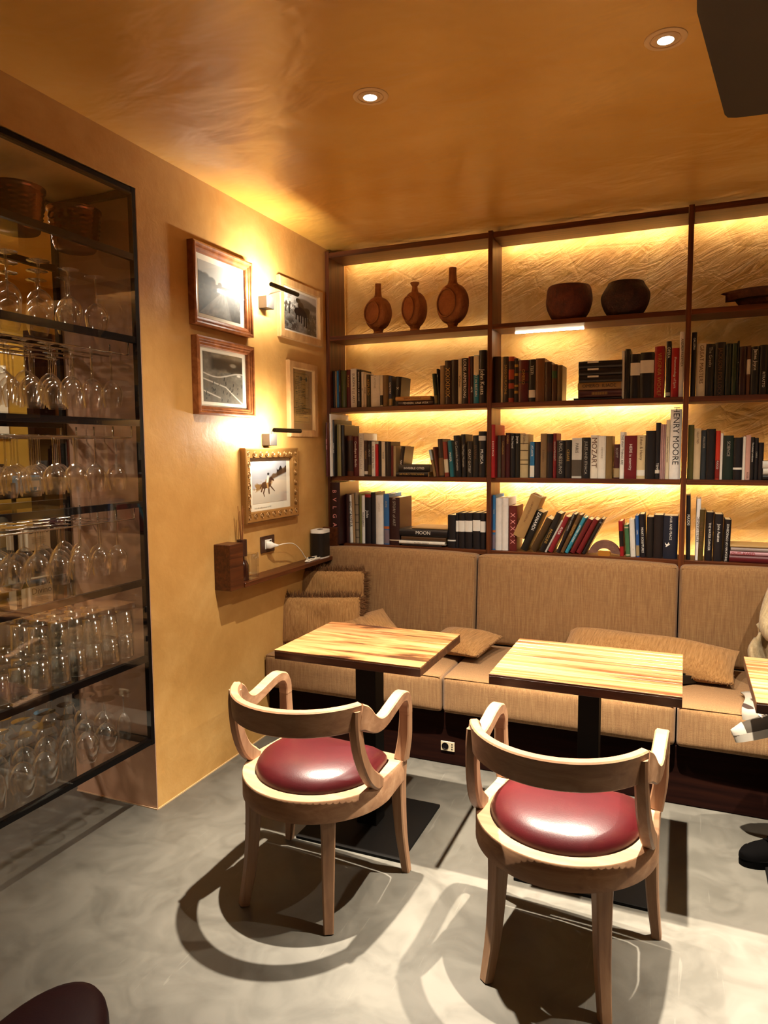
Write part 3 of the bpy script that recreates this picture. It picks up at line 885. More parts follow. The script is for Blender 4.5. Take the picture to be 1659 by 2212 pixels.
[2, 2, 2.3168, 0.0218, 0.1794, 0, 0.15, 0.03, 'h', '1a1416', 'short black book', None, 'w', 0.5, 0.5, 'd', None, 0],
[2, 2, 2.3365, 0.0261, 0.1163, 0, 0.16, 0.02, 'h', '151316', 'black book lying flat under white ones', 'NOVELLE', 's', 0.5, 0.4, 'h', None, 1.339],
[2, 2, 2.3369, 0.0287, 0.1126, 0, 0.16, 0.02, 'h', 'd9d5ca', 'white book lying flat', 'MARI', 'k', 0.5, 0.35, 'h', None, 1.3659],
[2, 2, 2.3343, 0.0349, 0.1117, 0, 0.16, 0.02, 'h', 'dcd9d0', 'white book lying topmost', 'PAROLE', 'k', 0.5, 0.3, 'h', None, 1.3954],
[3, 0, 0.0426, 0.0667, 0.3699, 0, 0.27, -0.06, 'h', '240507', 'huge dark red book with pink letters overhanging', 'BVLGARI', 'r', 0.55, 0.42, 'd', None, 0],
[3, 0, 0.1131, 0.0185, 0.297, 0, 0.22, 0.01, 'h', '30100f', 'tall dark red brown book', None, 'w', 0.5, 0.5, 'd', None, 0],
[3, 0, 0.1306, 0.0243, 0.2895, -0.039, 0.15, 0.03, 'p', 'e6e2d8', 'white book with black block lettering', 'BIG  CAMERA', 'k', 0.6, 0.8, 'd', None, 0],
[3, 0, 0.1492, 0.0171, 0.2964, -0.027, 0.15, 0.03, 'p', 'a3835c', 'tan slim book', None, 'w', 0.5, 0.5, 'd', None, 0],
[3, 0, 0.1692, 0.0227, 0.3044, -0.022, 0.2, 0.03, 'h', '867660', 'grey book with dark bands', None, 'w', 0.5, 0.5, 'd', [(0.1, 0.12, '4a3f33'), (0.25, 0.27, '4a3f33'), (0.4, 0.42, '4a3f33'), (0.55, 0.57, '4a3f33'), (0.75, 0.77, '4a3f33')], 0],
[3, 0, 0.195, 0.0141, 0.3005, 0, 0.21, 0.03, 'p', '6d6b38', 'slim olive book', None, 'w', 0.5, 0.5, 'd', None, 0],
[3, 0, 0.2104, 0.019, 0.2881, 0, 0.15, 0.03, 'p', 'e3ded6', 'slim white book with black lettering', 'MARGUERITE', 'k', 0.5, 0.55, 'd', None, 0],
[3, 0, 0.2308, 0.0384, 0.2963, 0, 0.15, 0.03, 'h', '17141a', 'black book with a white scribble and red head', 'John', 'w', 0.6, 0.45, 'd', [(0.94, 1.0, '8e1a1c')], 0],
[3, 0, 0.2714, 0.0284, 0.3083, 0, 0.15, 0.03, 'h', '19161a', 'tall black book', None, 'w', 0.5, 0.5, 'd', None, 0],
[3, 0, 0.3018, 0.0489, 0.2914, 0, 0.15, 0.03, 'h', 'd9d6cf', 'thick white book with small grey lettering', 'SPAZIO', 's', 0.75, 0.22, 'd', None, 0],
[3, 0, 0.3534, 0.0341, 0.3004, 0, 0.2, 0.03, 'h', '2a5f97', 'blue photo book with an orange band', 'FIUME', 's', 0.8, 0.3, 'd', [(0.02, 0.29, '6e6470'), (0.31, 0.36, 'b0591f')], 0],
[3, 0, 0.3895, 0.0656, 0.2808, 0, 0.2, 0.03, 'h', '2c1112', 'thick dark brown book with pale lettering', 'THE STORY of ART', 's', 0.75, 0.25, 'd', [(0.09, 0.11, 'c9b79a')], 0],
[3, 0, 0.4738, 0.0107, 0.2456, 0, 0.16, 0.02, 'h', '17130f', 'thin black book at the bottom of the stack', None, 'w', 0.5, 0.5, 'h', None, 0.934],
[3, 0, 0.4578, 0.0189, 0.2811, 0, 0.16, 0.015, 'h', 'dcd6c8', 'white book lying flat', 'PALAZZO  CASTELLO', 'k', 0.5, 0.35, 'h', None, 0.9455],
[3, 0, 0.4667, 0.0277, 0.275, 0, 0.16, 0.03, 'h', '4a3018', 'brown book lying flat', None, 'w', 0.5, 0.5, 'h', None, 0.9652],
[3, 0, 0.4588, 0.0402, 0.2956, 0, 0.16, 0.02, 'h', '131116', 'black book with white lettering lying flat', 'MOON', 'w', 0.5, 0.5, 'h', None, 0.9937],
[3, 0, 0.5337, 0.0119, 0.2174, 0, 0.16, 0.03, 'h', 'a88452', 'tan book lying topmost', None, 'w', 0.5, 0.5, 'h', None, 1.0347],
[3, 0, 0.7518, 0.0468, 0.1881, 0, 0.15, 0.03, 'h', '121116', 'wide black volume with a narrow white strip', None, 'w', 0.5, 0.5, 'd', [(0.2, 0.24, 'dedad1')], 0],
[3, 0, 0.7998, 0.0151, 0.1999, 0, 0.15, 0.03, 'h', '121116', 'narrow black volume with a white label', None, 'w', 0.5, 0.5, 'd', [(0.47, 0.78, 'dedad1')], 0],
[3, 0, 0.8162, 0.035, 0.2019, 0, 0.15, 0.03, 'h', '121116', 'black volume with a white label', None, 'w', 0.5, 0.5, 'd', [(0.47, 0.78, 'dedad1')], 0],
[3, 0, 0.8524, 0.0434, 0.2031, 0, 0.15, 0.03, 'h', '121116', 'black volume with a white label', None, 'w', 0.5, 0.5, 'd', [(0.47, 0.78, 'dedad1')], 0],
[3, 0, 0.8996, 0.0418, 0.2045, 0, 0.15, 0.03, 'h', '121116', 'black volume with a higher white label', None, 'w', 0.5, 0.5, 'd', [(0.5, 0.8, 'dedad1')], 0],
[3, 0, 0.9426, 0.0305, 0.2044, 0, 0.15, 0.03, 'h', '121116', 'black volume with a white label by the divider', None, 'w', 0.5, 0.5, 'd', [(0.47, 0.77, 'dedad1')], 0],
[3, 1, 1.0059, 0.0233, 0.3059, 0, 0.2, 0.03, 'h', '2a6394', 'blue photo book with an orange band', 'FIUME', 's', 0.7, 0.4, 'd', [(0.02, 0.28, '6e6470'), (0.32, 0.36, 'b0591f')], 0],
[3, 1, 1.0308, 0.0348, 0.2901, 0, 0.2, 0.03, 'h', 'd2ccc6', 'tall plain white book', None, 'w', 0.5, 0.5, 'd', None, 0],
[3, 1, 1.0671, 0.0346, 0.2923, 0, 0.2, 0.03, 'h', 'd6d0ca', 'tall plain white book', None, 'w', 0.5, 0.5, 'd', None, 0],
[3, 1, 1.1054, 0.0436, 0.2493, 0, 0.16, 0.03, 'h', '5a1715', 'dark red book with gilt lozenge ornaments', 'X X X X X', 'r', 0.5, 0.6, 'd', None, 0],
[3, 1, 1.2056, 0.0406, 0.2331, 0.393, 0.15, 0.03, 'h', '15120f', 'leaning black book with white capitals', 'ZANARDI', 'w', 0.75, 0.45, 'd', None, 0],
[3, 1, 1.2561, 0.0366, 0.198, 0.452, 0.15, 0.03, 'h', '3d2a12', 'leaning dark olive book', None, 'w', 0.5, 0.5, 'd', None, 0],
[3, 1, 1.2992, 0.0306, 0.2304, 0.41, 0.15, 0.03, 'h', '17120f', 'leaning black book with gilt lettering', 'PASOLINI', 'g', 0.4, 0.5, 'd', None, 0],
[3, 1, 1.313, 0.0111, 0.1954, 0.462, 0.15, 0.03, 'p', 'b6b0a6', 'leaning pale grey book', None, 'w', 0.5, 0.5, 'd', None, 0],
[3, 1, 1.3433, 0.0263, 0.2128, 0.425, 0.15, 0.03, 'h', '7c1720', 'leaning crimson book with white lettering', 'FUGA', 'w', 0.6, 0.5, 'd', None, 0],
[3, 1, 1.3815, 0.019, 0.2269, 0.38, 0.15, 0.03, 'h', '1f1719', 'leaning black book with white lettering', 'Catcher and Kestrel', 's', 0.8, 0.5, 'd', None, 0],
[3, 1, 1.4046, 0.0199, 0.2265, 0.412, 0.15, 0.03, 'h', '5a3f22', 'leaning brown ornate book', 'XOXOX', 'g', 0.6, 0.7, 'd', None, 0],
[3, 1, 1.4262, 0.0183, 0.2131, 0.445, 0.15, 0.03, 'h', '2b8098', 'leaning teal book with pale lettering', 'LETTERS OF LEWIS', 'w', 0.55, 0.5, 'd', None, 0],
[3, 1, 1.4598, 0.0253, 0.2047, 0.457, 0.15, 0.03, 'h', '5c0f14', 'leaning dark red book', None, 'w', 0.5, 0.5, 'd', None, 0],
[3, 1, 1.4918, 0.0264, 0.2036, 0.452, 0.15, 0.03, 'h', '671116', 'leaning red book', None, 'w', 0.5, 0.5, 'd', None, 0],
[3, 1, 1.5156, 0.0178, 0.2103, 0.461, 0.15, 0.03, 'h', '1a1214', 'leaning slim black book', 'C', 'w', 0.9, 0.5, 'd', None, 0],
[3, 1, 1.6922, 0.0216, 0.1833, -0.059, 0.15, 0.03, 'h', '93151a', 'red book with a black middle', '', 'w', 0.5, 0.5, 'd', [(0.28, 0.72, '17100f')], 0],
[3, 1, 1.7227, 0.0214, 0.1643, -0.074, 0.15, 0.03, 'h', '3e6a45', 'green cloth book', None, 'w', 0.5, 0.5, 'd', [(0.03, 0.07, 'b9ae8c'), (0.9, 0.94, 'b9ae8c')], 0],
[3, 1, 1.7454, 0.027, 0.1937, -0.059, 0.15, 0.03, 'h', 'd5cfc6', 'white book', 'M', 's', 0.2, 0.3, 'd', None, 0],
[3, 1, 1.7737, 0.0169, 0.2147, -0.047, 0.15, 0.03, 'h', '27508e', 'blue book with tan foot', 'LUNA', 'w', 0.6, 0.4, 'd', [(0.03, 0.28, '9a8560')], 0],
[3, 1, 1.793, 0.0273, 0.2231, -0.047, 0.15, 0.03, 'h', '141118', 'black book with white lettering', 'HEART SCULPTURES', 'w', 0.4, 0.4, 'd', None, 0],
[3, 1, 1.8205, 0.032, 0.2093, 0, 0.15, 0.03, 'h', '15100f', 'black book', None, 'w', 0.5, 0.5, 'd', None, 0],
[3, 1, 1.8542, 0.0446, 0.2211, 0, 0.15, 0.03, 'h', '181012', 'thick black brown book', None, 'w', 0.5, 0.5, 'd', None, 0],
[3, 1, 1.9007, 0.0681, 0.219, 0, 0.15, 0.03, 'h', '131a2b', 'thick navy book with a white bird', 'WAR AND PEACE', 'w', 0.72, 0.16, 'd', None, 0],
[3, 2, 2.0094, 0.0221, 0.3243, -0.021, 0.2, 0.03, 'h', '191719', 'tall black book', 'MAXXI', 'w', 0.62, 0.6, 'd', None, 0],
[3, 2, 2.0521, 0.0195, 0.3085, 0.0, 0.19, 0.03, 'h', 'e6e2dd', 'tall white book with black lettering', 'RETRO GRAPHIC', 'k', 0.5, 0.6, 'u', None, 0],
[3, 2, 2.0874, 0.0328, 0.2545, 0.024, 0.15, 0.03, 'h', '4a3a16', 'thick olive brown book', 'THE TREE OF LIFE', 'n', 0.5, 0.4, 'd', None, 0],
[3, 2, 2.1289, 0.0355, 0.2422, 0.009, 0.15, 0.03, 'h', '131015', 'black book with two lines of white lettering', 'THE WATER DANCER', 'w', 0.5, 0.3, 'd', None, 0],
[3, 2, 2.1719, 0.0401, 0.2336, 0.01, 0.15, 0.03, 'h', '17151a', 'black book with white script', 'Jane Austen', 'w', 0.6, 0.35, 'd', None, 0],
[3, 2, 2.2059, 0.031, 0.2083, 0.025, 0.15, 0.03, 'h', '121016', 'black book with bold white lettering', 'THE DAWN OF CONSCIENCE', 'w', 0.45, 0.4, 'u', None, 0],
[3, 2, 2.2058, 0.0346, 0.2078, 0, 0.16, 0.02, 'h', '5c1016', 'dark red book lying at the bottom', None, 'w', 0.5, 0.5, 'h', None, 0.934],
[3, 2, 2.2087, 0.0189, 0.2038, 0, 0.16, 0.02, 'h', 'b98a92', 'pink book with red lettering lying flat', 'OUTLAWED', 'c', 0.28, 0.7, 'h', None, 0.9694],
[3, 2, 2.211, 0.0183, 0.1963, 0, 0.16, 0.02, 'h', '98867f', 'grey pink book lying flat', None, 'w', 0.5, 0.5, 'h', None, 0.9891],
[3, 2, 2.2085, 0.0118, 0.2005, 0, 0.16, 0.02, 'h', 'b08d55', 'tan book lying topmost', None, 'w', 0.5, 0.5, 'h', None, 1.0082]]

ROWNAME = {1: 'second shelf', 2: 'third shelf', 3: 'bottom shelf'}
BAYNAME = ['left bay', 'middle bay', 'right bay']


def ordinal(n):
    return '%d%s' % (n, 'th' if 10 <= n % 100 <= 20 else {1: 'st', 2: 'nd', 3: 'rd'}.get(n % 10, 'th'))


TEXT_ROT = {'d': Matrix(((0, 1, 0), (0, 0, -1), (-1, 0, 0))), 'u': Matrix(((0, -1, 0), (0, 0, -1), (1, 0, 0))), 'h': Matrix(((1, 0, 0), (0, 0, -1), (0, 1, 0)))}


def text_obj(name, body, mat, parent, loc, size, dirn='h', space=1.0, rotm=None, align='CENTER'):
    cu = bpy.data.curves.new(name, 'FONT')
    cu.body = body
    cu.size = size
    cu.align_x = align
    cu.align_y = 'CENTER'
    cu.space_character = space
    cu.resolution_u = 2
    cu.materials.append(mat)
    o = bpy.data.objects.new(name, cu)
    me = bpy.data.meshes.new_from_object(o)
    me.name = name
    bpy.data.objects.remove(o)
    o = bpy.data.objects.new(name, me)
    o.parent = parent
    m = (rotm if rotm is not None else TEXT_ROT[dirn]).to_4x4()
    m.translation = Vector(loc)
    o.matrix_local = m
    COL.objects.link(o)
    return o


def spine_arc(w, b, n=7, off=0.0, y0=.003):
    pts = []
    for i in range(n):
        t = i / (n - 1)
        x = w * t
        y = y0 - (b + y0) * (1 - (2 * t - 1) ** 2) ** .6 if b > 0 else 0.0
        pts.append((x, y - off))
    return pts


def make_book(w, h, d, kind, color, xoff):
    tb = min(.0025 if kind == 'h' else .0007, w * .2)
    b = min(.005, w * .13) if kind == 'h' else 0.0005
    arc = spine_arc(w, b, 7)
    outer = [(0, d)] + arc + [(w, d)]
    inner = [(w - tb, d), (w - tb, .006), (tb, .006), (tb, d)]
    poly = [(x + xoff, y) for x, y in outer + inner]
    mb = MB().prism(poly, 0, h)
    return mb, tb, b


def place_book(rec, label, group):
    row, bay, x, w, h, lean, d, y, kind, hexc, look, title, ink, tx, ts, dirn, bands, lift = rec
    if lean:
        w *= .93
        if lean > 0:
            w = min(w, x - SHX[bay] - UT - .003)
    lo, hi = SHX[bay] + UT + .0012, SHX[bay + 1] - .0012
    if dirn == 'h':
        x = max(x, lo)
        h = min(h, hi - x)
    elif not lean:
        if x < lo:
            w -= lo - x
            x = lo
        w = min(w, hi - x)
    lying = dirn == 'h'
    col = lin(hexc)
    xoff = -w if lean > 0 else 0.0
    mb, tb, b = make_book(w, h, d, kind, col, xoff)
    zb = SHZ[row] + .0006 + lift
    root = mb.build('book', M['book'], None, 35, color=col)
    tag(root, label, 'book', group)
    ins = .0035 if kind == 'h' else .0004
    MB().box(tb + xoff + .0001, w - tb + xoff - .0001, .0062, d - ins, ins, h - ins).build('pages', M['paper'], root)
    for bd in (bands or []):
        arc = spine_arc(w * 1.004, b, 7, .0004)
        pl = [(px + xoff - w * .002, py) for px, py in arc] + [(w * 1.002 + xoff, .012), (xoff - w * .002, .012)]
        MB().prism(pl[::1], bd[0] * h, bd[1] * h).build('spine_band', M['book'], root, 35, color=lin(bd[2]))
    if title:
        cap = ts * w
        size = cap / .7
        L = .85 * (h if dirn != 'z' else w)
        est = len(title) * size * .58
        if est > L:
            size *= L / est
        body = title
        sp = 1.0
        if title == 'BVLGARI':
            sp, size, tx = 2.55, .036, .465
        text_obj('title_lettering', body, M['ink_' + ink], root, (w / 2 + xoff, -b - .0009, tx * h), size, 'u' if lying else dirn, sp)
    if lying:
        root.location = (x, y, lift + w)
        root.rotation_euler = (0, PI / 2, 0)
    else:
        root.location = (x, y, zb)
        root.rotation_euler = (0, lean, 0)
    return root


cnt = {}
for rec in BOOKS:
    row, bay = rec[0], rec[1]
    look = rec[10]
    lying = rec[15] == 'h'
    where = '%s, %s' % (ROWNAME[row], BAYNAME[bay])
    if lying:
        label = '%s, %s' % (look, where)
    else:
        k = cnt[(row, bay)] = cnt.get((row, bay), 0) + 1
        label = '%s, %s from left, %s' % (look, ordinal(k), where)
    place_book(rec, label, 'books on the %s of the %s' % (ROWNAME[row], BAYNAME[bay]))

# white labels on the three black volumes lying in the middle bay
for o in list(COL.objects):
    lb = o.get('label', '')
    if lb.startswith('black volume with white label') and o.get('group', '').endswith('second shelf of the middle bay'):
        MB().box(.0008, .0142, -.0036, 0, .045, .10).build('spine_band', M['book'], o, color=lin('e7e3d6'))

# bird on the navy book
for o in list(COL.objects):
    if o.get('label', '').startswith('thick navy book'):
        pts = [(-.011, .011), (-.004, .002), (.002, .004), (.006, .012), (.008, .005), (.012, .002), (.007, -.003), (.002, -.006), (-.004, -.011), (-.009, -.011), (-.004, -.006), (-.008, 0)]
        mb = MB()
        n = len(pts)
        cx, cz = .02, .072
        mb.add([(cx + a * 1.1, -.0062, cz + c * 1.1) for a, c in pts], [tuple(range(n))])
        mb.build('bird_emblem', M['ink_w'], o)

# leaning tan book that rests on the leaning row
tb_ = MB()
mbk, tb0, b0 = make_book(.062, .245, .16, 'h', None, -.062)
tan = mbk.build('book', M['book'], None, 35, color=lin('9d7a4a'))
tag(tan, 'thick tan book propped at a slant above the leaning books, bottom shelf, middle bay', 'book', 'books on the bottom shelf of the middle bay')
MB().box(-.0595, -.0027, .0062, .1565, .0035, .2415).build('pages', M['paper'], tan)
text_obj('title_lettering', 'MUSEO DELLE ARTI', M['ink_n'], tan, (-.031, -.0062, .15), .014, 'u')
tan.location = (1.1905, .015, 1.004)
tan.rotation_euler = (0, .397, 0)

# ------------------------------------------------------------------ ornaments on the shelves
FLW = SHZ[0] + .0005


def flask(x, h, wd, neck_r, neck_h, mouth, label, y=.1, rotz=0):
    """pilgrim flask: flattened round body with a raised disc on each face, neck and foot"""
    root = None
    body_h = h - neck_h - .03
    cz = .03 + body_h / 2
    mb = MB()
    nu, nv = 36, 16
    # body: disc-like ellipsoid, axis along y
    vv, ff = [], []
    for i in range(nv + 1):
        ph = PI * i / nv
        for j in range(nu):
            th = 2 * PI * j / nu
            rr = math.sin(ph)
            vv.append((wd / 2 * rr * math.cos(th), -.062 * math.copysign(abs(math.cos(ph)) ** .7, math.cos(ph)), cz + body_h / 2 * rr * math.sin(th)))
    for i in range(nv):
        for j in range(nu):
            ff.append((i * nu + j, i * nu + (j + 1) % nu, (i + 1) * nu + (j + 1) % nu, (i + 1) * nu + j))
    mb.add(vv, ff)
    root = mb.build('clay_flask', M['clay'], None, 60)
    root.location = (x, y, FLW)
    root.rotation_euler = (0, 0, rotz)
    tag(root, label, 'flask', 'clay flasks on the top shelf')
    nk = MB().lathe([(neck_r * 1.7, cz + body_h / 2 - .018), (neck_r * 1.15, cz + body_h / 2 + .005), (neck_r, cz + body_h / 2 + neck_h * .45), (neck_r * .95, h - .022), (mouth, h - .006), (mouth, h), (mouth * .6, h), (mouth * .55, h - .02)], 20)
    nk.build('neck', M['clay'], root, 40)
    MB().lathe([(.036, 0), (.036, .006), (.026, .022), (.034, .042)], 20).build('foot', M['clay'], root, 40)
    # raised ring and disc on the front
    ring = MB()
    pts = [(wd * .33 * math.cos(a), -.0625 + .016, cz + body_h * .33 * math.sin(a)) for a in [2 * PI * q / 30 for q in range(31)]]
    ring.tube([(p[0], -.057, p[2]) for p in pts], .0045, 6, False)
    ring.build('ring', M['clay'], root, 60)
    return root


flask(.298, .30, .175, .019, .075, .0175, 'small clay pilgrim flask with straight neck, leftmost of the three flasks', rotz=-.35)
flask(.529, .285, .145, .016, .05, .026, 'slim clay pilgrim flask with flared lip, between the two other flasks', rotz=-.45)
flask(.757, .345, .2, .022, .085, .0215, 'largest clay pilgrim flask with the tallest neck', rotz=-.4)


def bowl(x, w_, h, mat, label, y=.1, seed=0):
    rnd = random.Random(seed)
    ph = [rnd.random() * 6 for _ in range(3)]
    top_r = .44 if seed == 1 else .36
    cp = [(.29, 0), (.35, .06), (.45, .28), (.498, .52), (.495 if seed == 1 else .485, .70), (top_r + .03, .9), (top_r, .985), (top_r - .025, 1.0)]
    prof = [(w_ * q[0], h * q[1]) for q in spline(cp, 24)]
    prof += [(w_ * (top_r - .05), h * .985), (w_ * .42, h * .5), (w_ * .2, h * .15), (0.0, h * .12)]

    def rmod(a, z):
        return 1 + .02 * math.sin(2 * a + ph[0]) + .012 * math.sin(3 * a + ph[1] + z * 20) + .007 * math.sin(9 * a + z * 60 + ph[2])
    o = MB().lathe(prof, 40, (0, 0, 0), rmod).build('wooden_bowl', mat, None, 60, loc=(x, y, FLW))
    tag(o, label, 'bowl', 'bowls on the top shelf')
    return o


bowl(1.400, .235, .182, M['bowl_red'], 'round reddish brown wooden bowl, left of the two rounded bowls', seed=1)
bowl(1.685, .245, .175, M['bowl_dark'], 'round blackish carved wooden bowl, right of the two rounded bowls', seed=5)
mb = MB()
nu, nv = 30, 12
vv, ff = [], []
rnd = random.Random(3)
for i in range(nv + 1):
    t = i / nv
    for j in range(nu):
        a = 2 * PI * j / nu
        q = .62 + .38 * min(1, t * 1.6)
        if t > .8:
            q *= .92
        z = [0, .012, .03, .048, .06, .068, .073, .077, .08, .081, .078, .055, .04][i] + .006 * math.sin(3 * a + 1)
        vv.append((.26 * q * math.cos(a) * (1 + .06 * math.sin(2 * a)), .075 * q * math.sin(a), max(z, 0)))
for i in range(nv):
    for j in range(nu):
        ff.append((i * nu + j, i * nu + (j + 1) % nu, (i + 1) * nu + (j + 1) % nu, (i + 1) * nu + j))
ff.append(tuple(range(nu))[::-1])
ff.append(tuple(nv * nu + j for j in range(nu)))
tag(mb.add(vv, ff).build('wooden_tray', M['driftwood'], None, 60, loc=(2.39, .1, FLW)), 'long shallow driftwood tray on the top shelf of the right bay', 'tray')

# stone arch with an amber block beneath it, bottom shelf
mb = MB()
out_, inn = [], []
ns = 22
cxs, czs = 1.6135, SHZ[3] + .004
prof = []
for i in range(ns + 1):
    a = R(10) + (PI - R(20)) * i / ns
    out_.append((.083 * math.cos(a), .083 * math.sin(a) - .006))
for i in range(ns + 1):
    a = PI - R(24) - (PI - R(48)) * i / ns
    inn.append((.041 * math.cos(a), .041 * math.sin(a) - .006 + .002))
ol = out_ + inn
n = len(ol)
for (yy) in (0, .05):
    mb.v += [(a, yy, max(c, 0)) for a, c in ol]
mb.f += [tuple(range(n)), tuple(range(n, 2 * n))[::-1]] + [(i, (i + 1) % n, n + (i + 1) % n, n + i) for i in range(n)]
tag(mb.build('stone_arch', M['stone'], None, 40, loc=(cxs, .03, SHZ[3] + .0006)), 'brown stone half-ring standing between leaning and upright books', 'ornament')
mb = MB()
ol = [(-.031, .006), (-.027, 0), (.027, 0), (.031, .006), (.031, .014), (.026, .024), (-.026, .024), (-.031, .014)]
n = len(ol)
for yy in (0, .03):
    mb.v += [(a, yy, c) for a, c in ol]
mb.f += [tuple(range(n)), tuple(range(n, 2 * n))[::-1]] + [(i, (i + 1) % n, n + (i + 1) % n, n + i) for i in range(n)]
tag(mb.build('amber_block', M['onyx'], None, 40, loc=(1.6155, .005, SHZ[3] + .0006)), 'small glossy amber block lying under the stone half-ring', 'ornament')

# ================================================================== PICTURES ON THE LEFT WALL
# wall frame: local x runs along the wall (world +y), local y is up, local z comes out of the wall (world +x)
WALLROT = Matrix(((0, 0, 1), (1, 0, 0), (0, 1, 0)))


def wall_thing(name, label, cat, yc, zc, group=None, off=0.0005):
    o = link(name, None)
    m = WALLROT.to_4x4()
    m.translation = Vector((off, yc, zc))
    o.matrix_world = m
    return tag(o, label, cat, group)


def frame_mesh(w_, h, prof):
    """mitred moulding; prof = [(inset from the outer edge, height off the wall)]"""
    mb = MB()
    n = len(prof)
    for (sx, sy) in ((-1, -1), (1, -1), (1, 1), (-1, 1)):
        for ins, z in prof:
            mb.v.append((sx * (w_ / 2 - ins), sy * (h / 2 - ins), z))
    for c in range(4):
        c2 = (c + 1) % 4
        for i in range(n - 1):
            mb.f.append((c * n + i, c2 * n + i, c2 * n + i + 1, c * n + i + 1))
    return mb


def vnoise(u, v, sc, seed=0, octv=4):
    rng = np.random.RandomState(seed)
    out = np.zeros_like(u)
    amp, tot = 1.0, 0
    for o in range(octv):
        g = rng.rand(64, 64)
        x, y = u * sc, v * sc
        xi, yi = np.floor(x).astype(int), np.floor(y).astype(int)
        fx, fy = x - xi, y - yi
        fx, fy = fx * fx * (3 - 2 * fx), fy * fy * (3 - 2 * fy)
        a, b = g[xi % 64, yi % 64], g[(xi + 1) % 64, yi % 64]
        c, d = g[xi % 64, (yi + 1) % 64], g[(xi + 1) % 64, (yi + 1) % 64]
        out += amp * ((a * (1 - fx) + b * fx) * (1 - fy) + (c * (1 - fx) + d * fx) * fy)
        tot += amp
        amp *= .55
        sc *= 2.1
    return out / tot


def sstep(a, b, x):
    t = np.clip((x - a) / (b - a), 0, 1)
    return t * t * (3 - 2 * t)


def seg_d(u, v, x0, y0, x1, y1):
    dx, dy = x1 - x0, y1 - y0
    t = np.clip(((u - x0) * dx + (v - y0) * dy) / (dx * dx + dy * dy), 0, 1)
    return np.hypot(u - x0 - t * dx, v - y0 - t * dy)


def print_mesh(name, w_, h, fn, parent, z, nx=110, ny=130):
    us, vs_ = np.meshgrid((np.arange(nx) + .5) / nx, (np.arange(ny) + .5) / ny)
    rgb = np.clip(fn(us, vs_), 0, 1) ** 2.6 * .8
    X, Y = np.meshgrid(np.linspace(-w_ / 2, w_ / 2, nx + 1), np.linspace(-h / 2, h / 2, ny + 1))
    co = np.stack([X.ravel(), Y.ravel(), np.full(X.size, z)], 1)
    I = np.arange((nx + 1) * (ny + 1)).reshape(ny + 1, nx + 1)
    fa = np.stack([I[:-1, :-1], I[:-1, 1:], I[1:, 1:], I[1:, :-1]], -1).reshape(-1, 4)
    me = bpy.data.meshes.new(name)
    me.from_pydata(co.tolist(), [], fa.tolist())
    ca = me.color_attributes.new('Col', 'FLOAT_COLOR', 'CORNER')
    c4 = np.ones((nx * ny, 4, 4), np.float32)
    c4[:, :, :3] = rgb.reshape(-1, 1, 3)
    ca.data.foreach_set('color', c4.ravel())
    me.materials.append(M['print'])
    return link(name, me, parent)


def grey(a, warm=.03):
    return np.stack([a + warm * .6, a, a - warm], -1)


def pic_road(u, v):
    sky = .62 + .12 * v
    n = vnoise(u, v, 9, 1)
    a = np.where(v > .60 + .05 * n, sky, .0)
    hill = sstep(.62, .58, v - .16 * sstep(.5, .05, u) * 1.2 - .05 * (n - .5))
    a = a * (1 - hill) + hill * (.08 + .3 * (n - .3))
    ground = sstep(.60, .56, v)
    px, py = .62, .58
    t = np.clip((py - v) / py, 0, 1)
    left = px - .62 * t - .02
    right = px + .16 * t + .01
    road = sstep(0, .03, u - left) * sstep(0, .03, right - u) * ground
    streak = vnoise((u - px) / (t + .05) * .8 + 3, t * .3, 16, 4)
    a = a * (1 - ground) + ground * (.10 + .25 * vnoise(u, v, 14, 7))
    a = a * (1 - road) + road * (.34 + .3 * streak)
    trees = sstep(.09, .03, np.hypot((u - .16) / 1.3, v - .72)) + sstep(.1, .05, np.hypot((u - .3) / 1.2, v - .66)) + sstep(.06, .03, np.hypot(u - .5, v - .64))
    a = a * (1 - np.clip(trees, 0, 1) * .9) + .06 * np.clip(trees, 0, 1)
    rt = sstep(.62, .68, u) * sstep(.66, .6, v + .1 * (u - .62)) * sstep(-.02, .02, v - (.58 - (u - .66) * 1.55))
    a = a * (1 - .7 * rt) + rt * .35 * vnoise(u, v, 20, 9)
    return grey(a, .02)


def pic_aerial(u, v):
    n = vnoise(u, v, 6, 11)
    n2 = vnoise(u, v, 22, 12)
    a = .42 + .25 * (n - .5) + .1 * n2
    dark = sstep(.62, .72, v + .2 * (n - .5)) * sstep(.95, .85, v) * sstep(.1, .3, u)
    a = a * (1 - .75 * dark) + .06 * dark
    fld = sstep(.50, .47, v - .1 * u) * sstep(.0, .02, (.46 - .2 * (u - .4) ** 2 * 3) - v + .1)
    a = a * (1 - fld) + fld * (.40 + .1 * n2)
    for d in (np.abs(v - (.58 - .06 * np.sin(u * 5))), seg_d(u, v, 0, .46, .55, .33), seg_d(u, v, .55, .33, .75, .18), seg_d(u, v, 0, .22, .4, .10), seg_d(u, v, .75, .18, 1, .0)):
        p = sstep(.02, .008, d)
        a = a * (1 - p) + .78 * p
    wh = sstep(.12, .05, np.hypot((u - .75), (v - .8) * 2)) + sstep(.08, .03, np.hypot(u - .9, (v - .6) * 2.2))
    a = a + .35 * np.clip(wh, 0, 1)
    rng = np.random.RandomState(3)
    for q in range(26):
        x, y = rng.rand(), rng.rand() * .5 + .02
        d = seg_d(u, v, x, y, x + .01, y + .05 * rng.rand() + .015)
        p = sstep(.011, .005, d)
        a = a * (1 - p) + .08 * p
    return grey(a, .05)


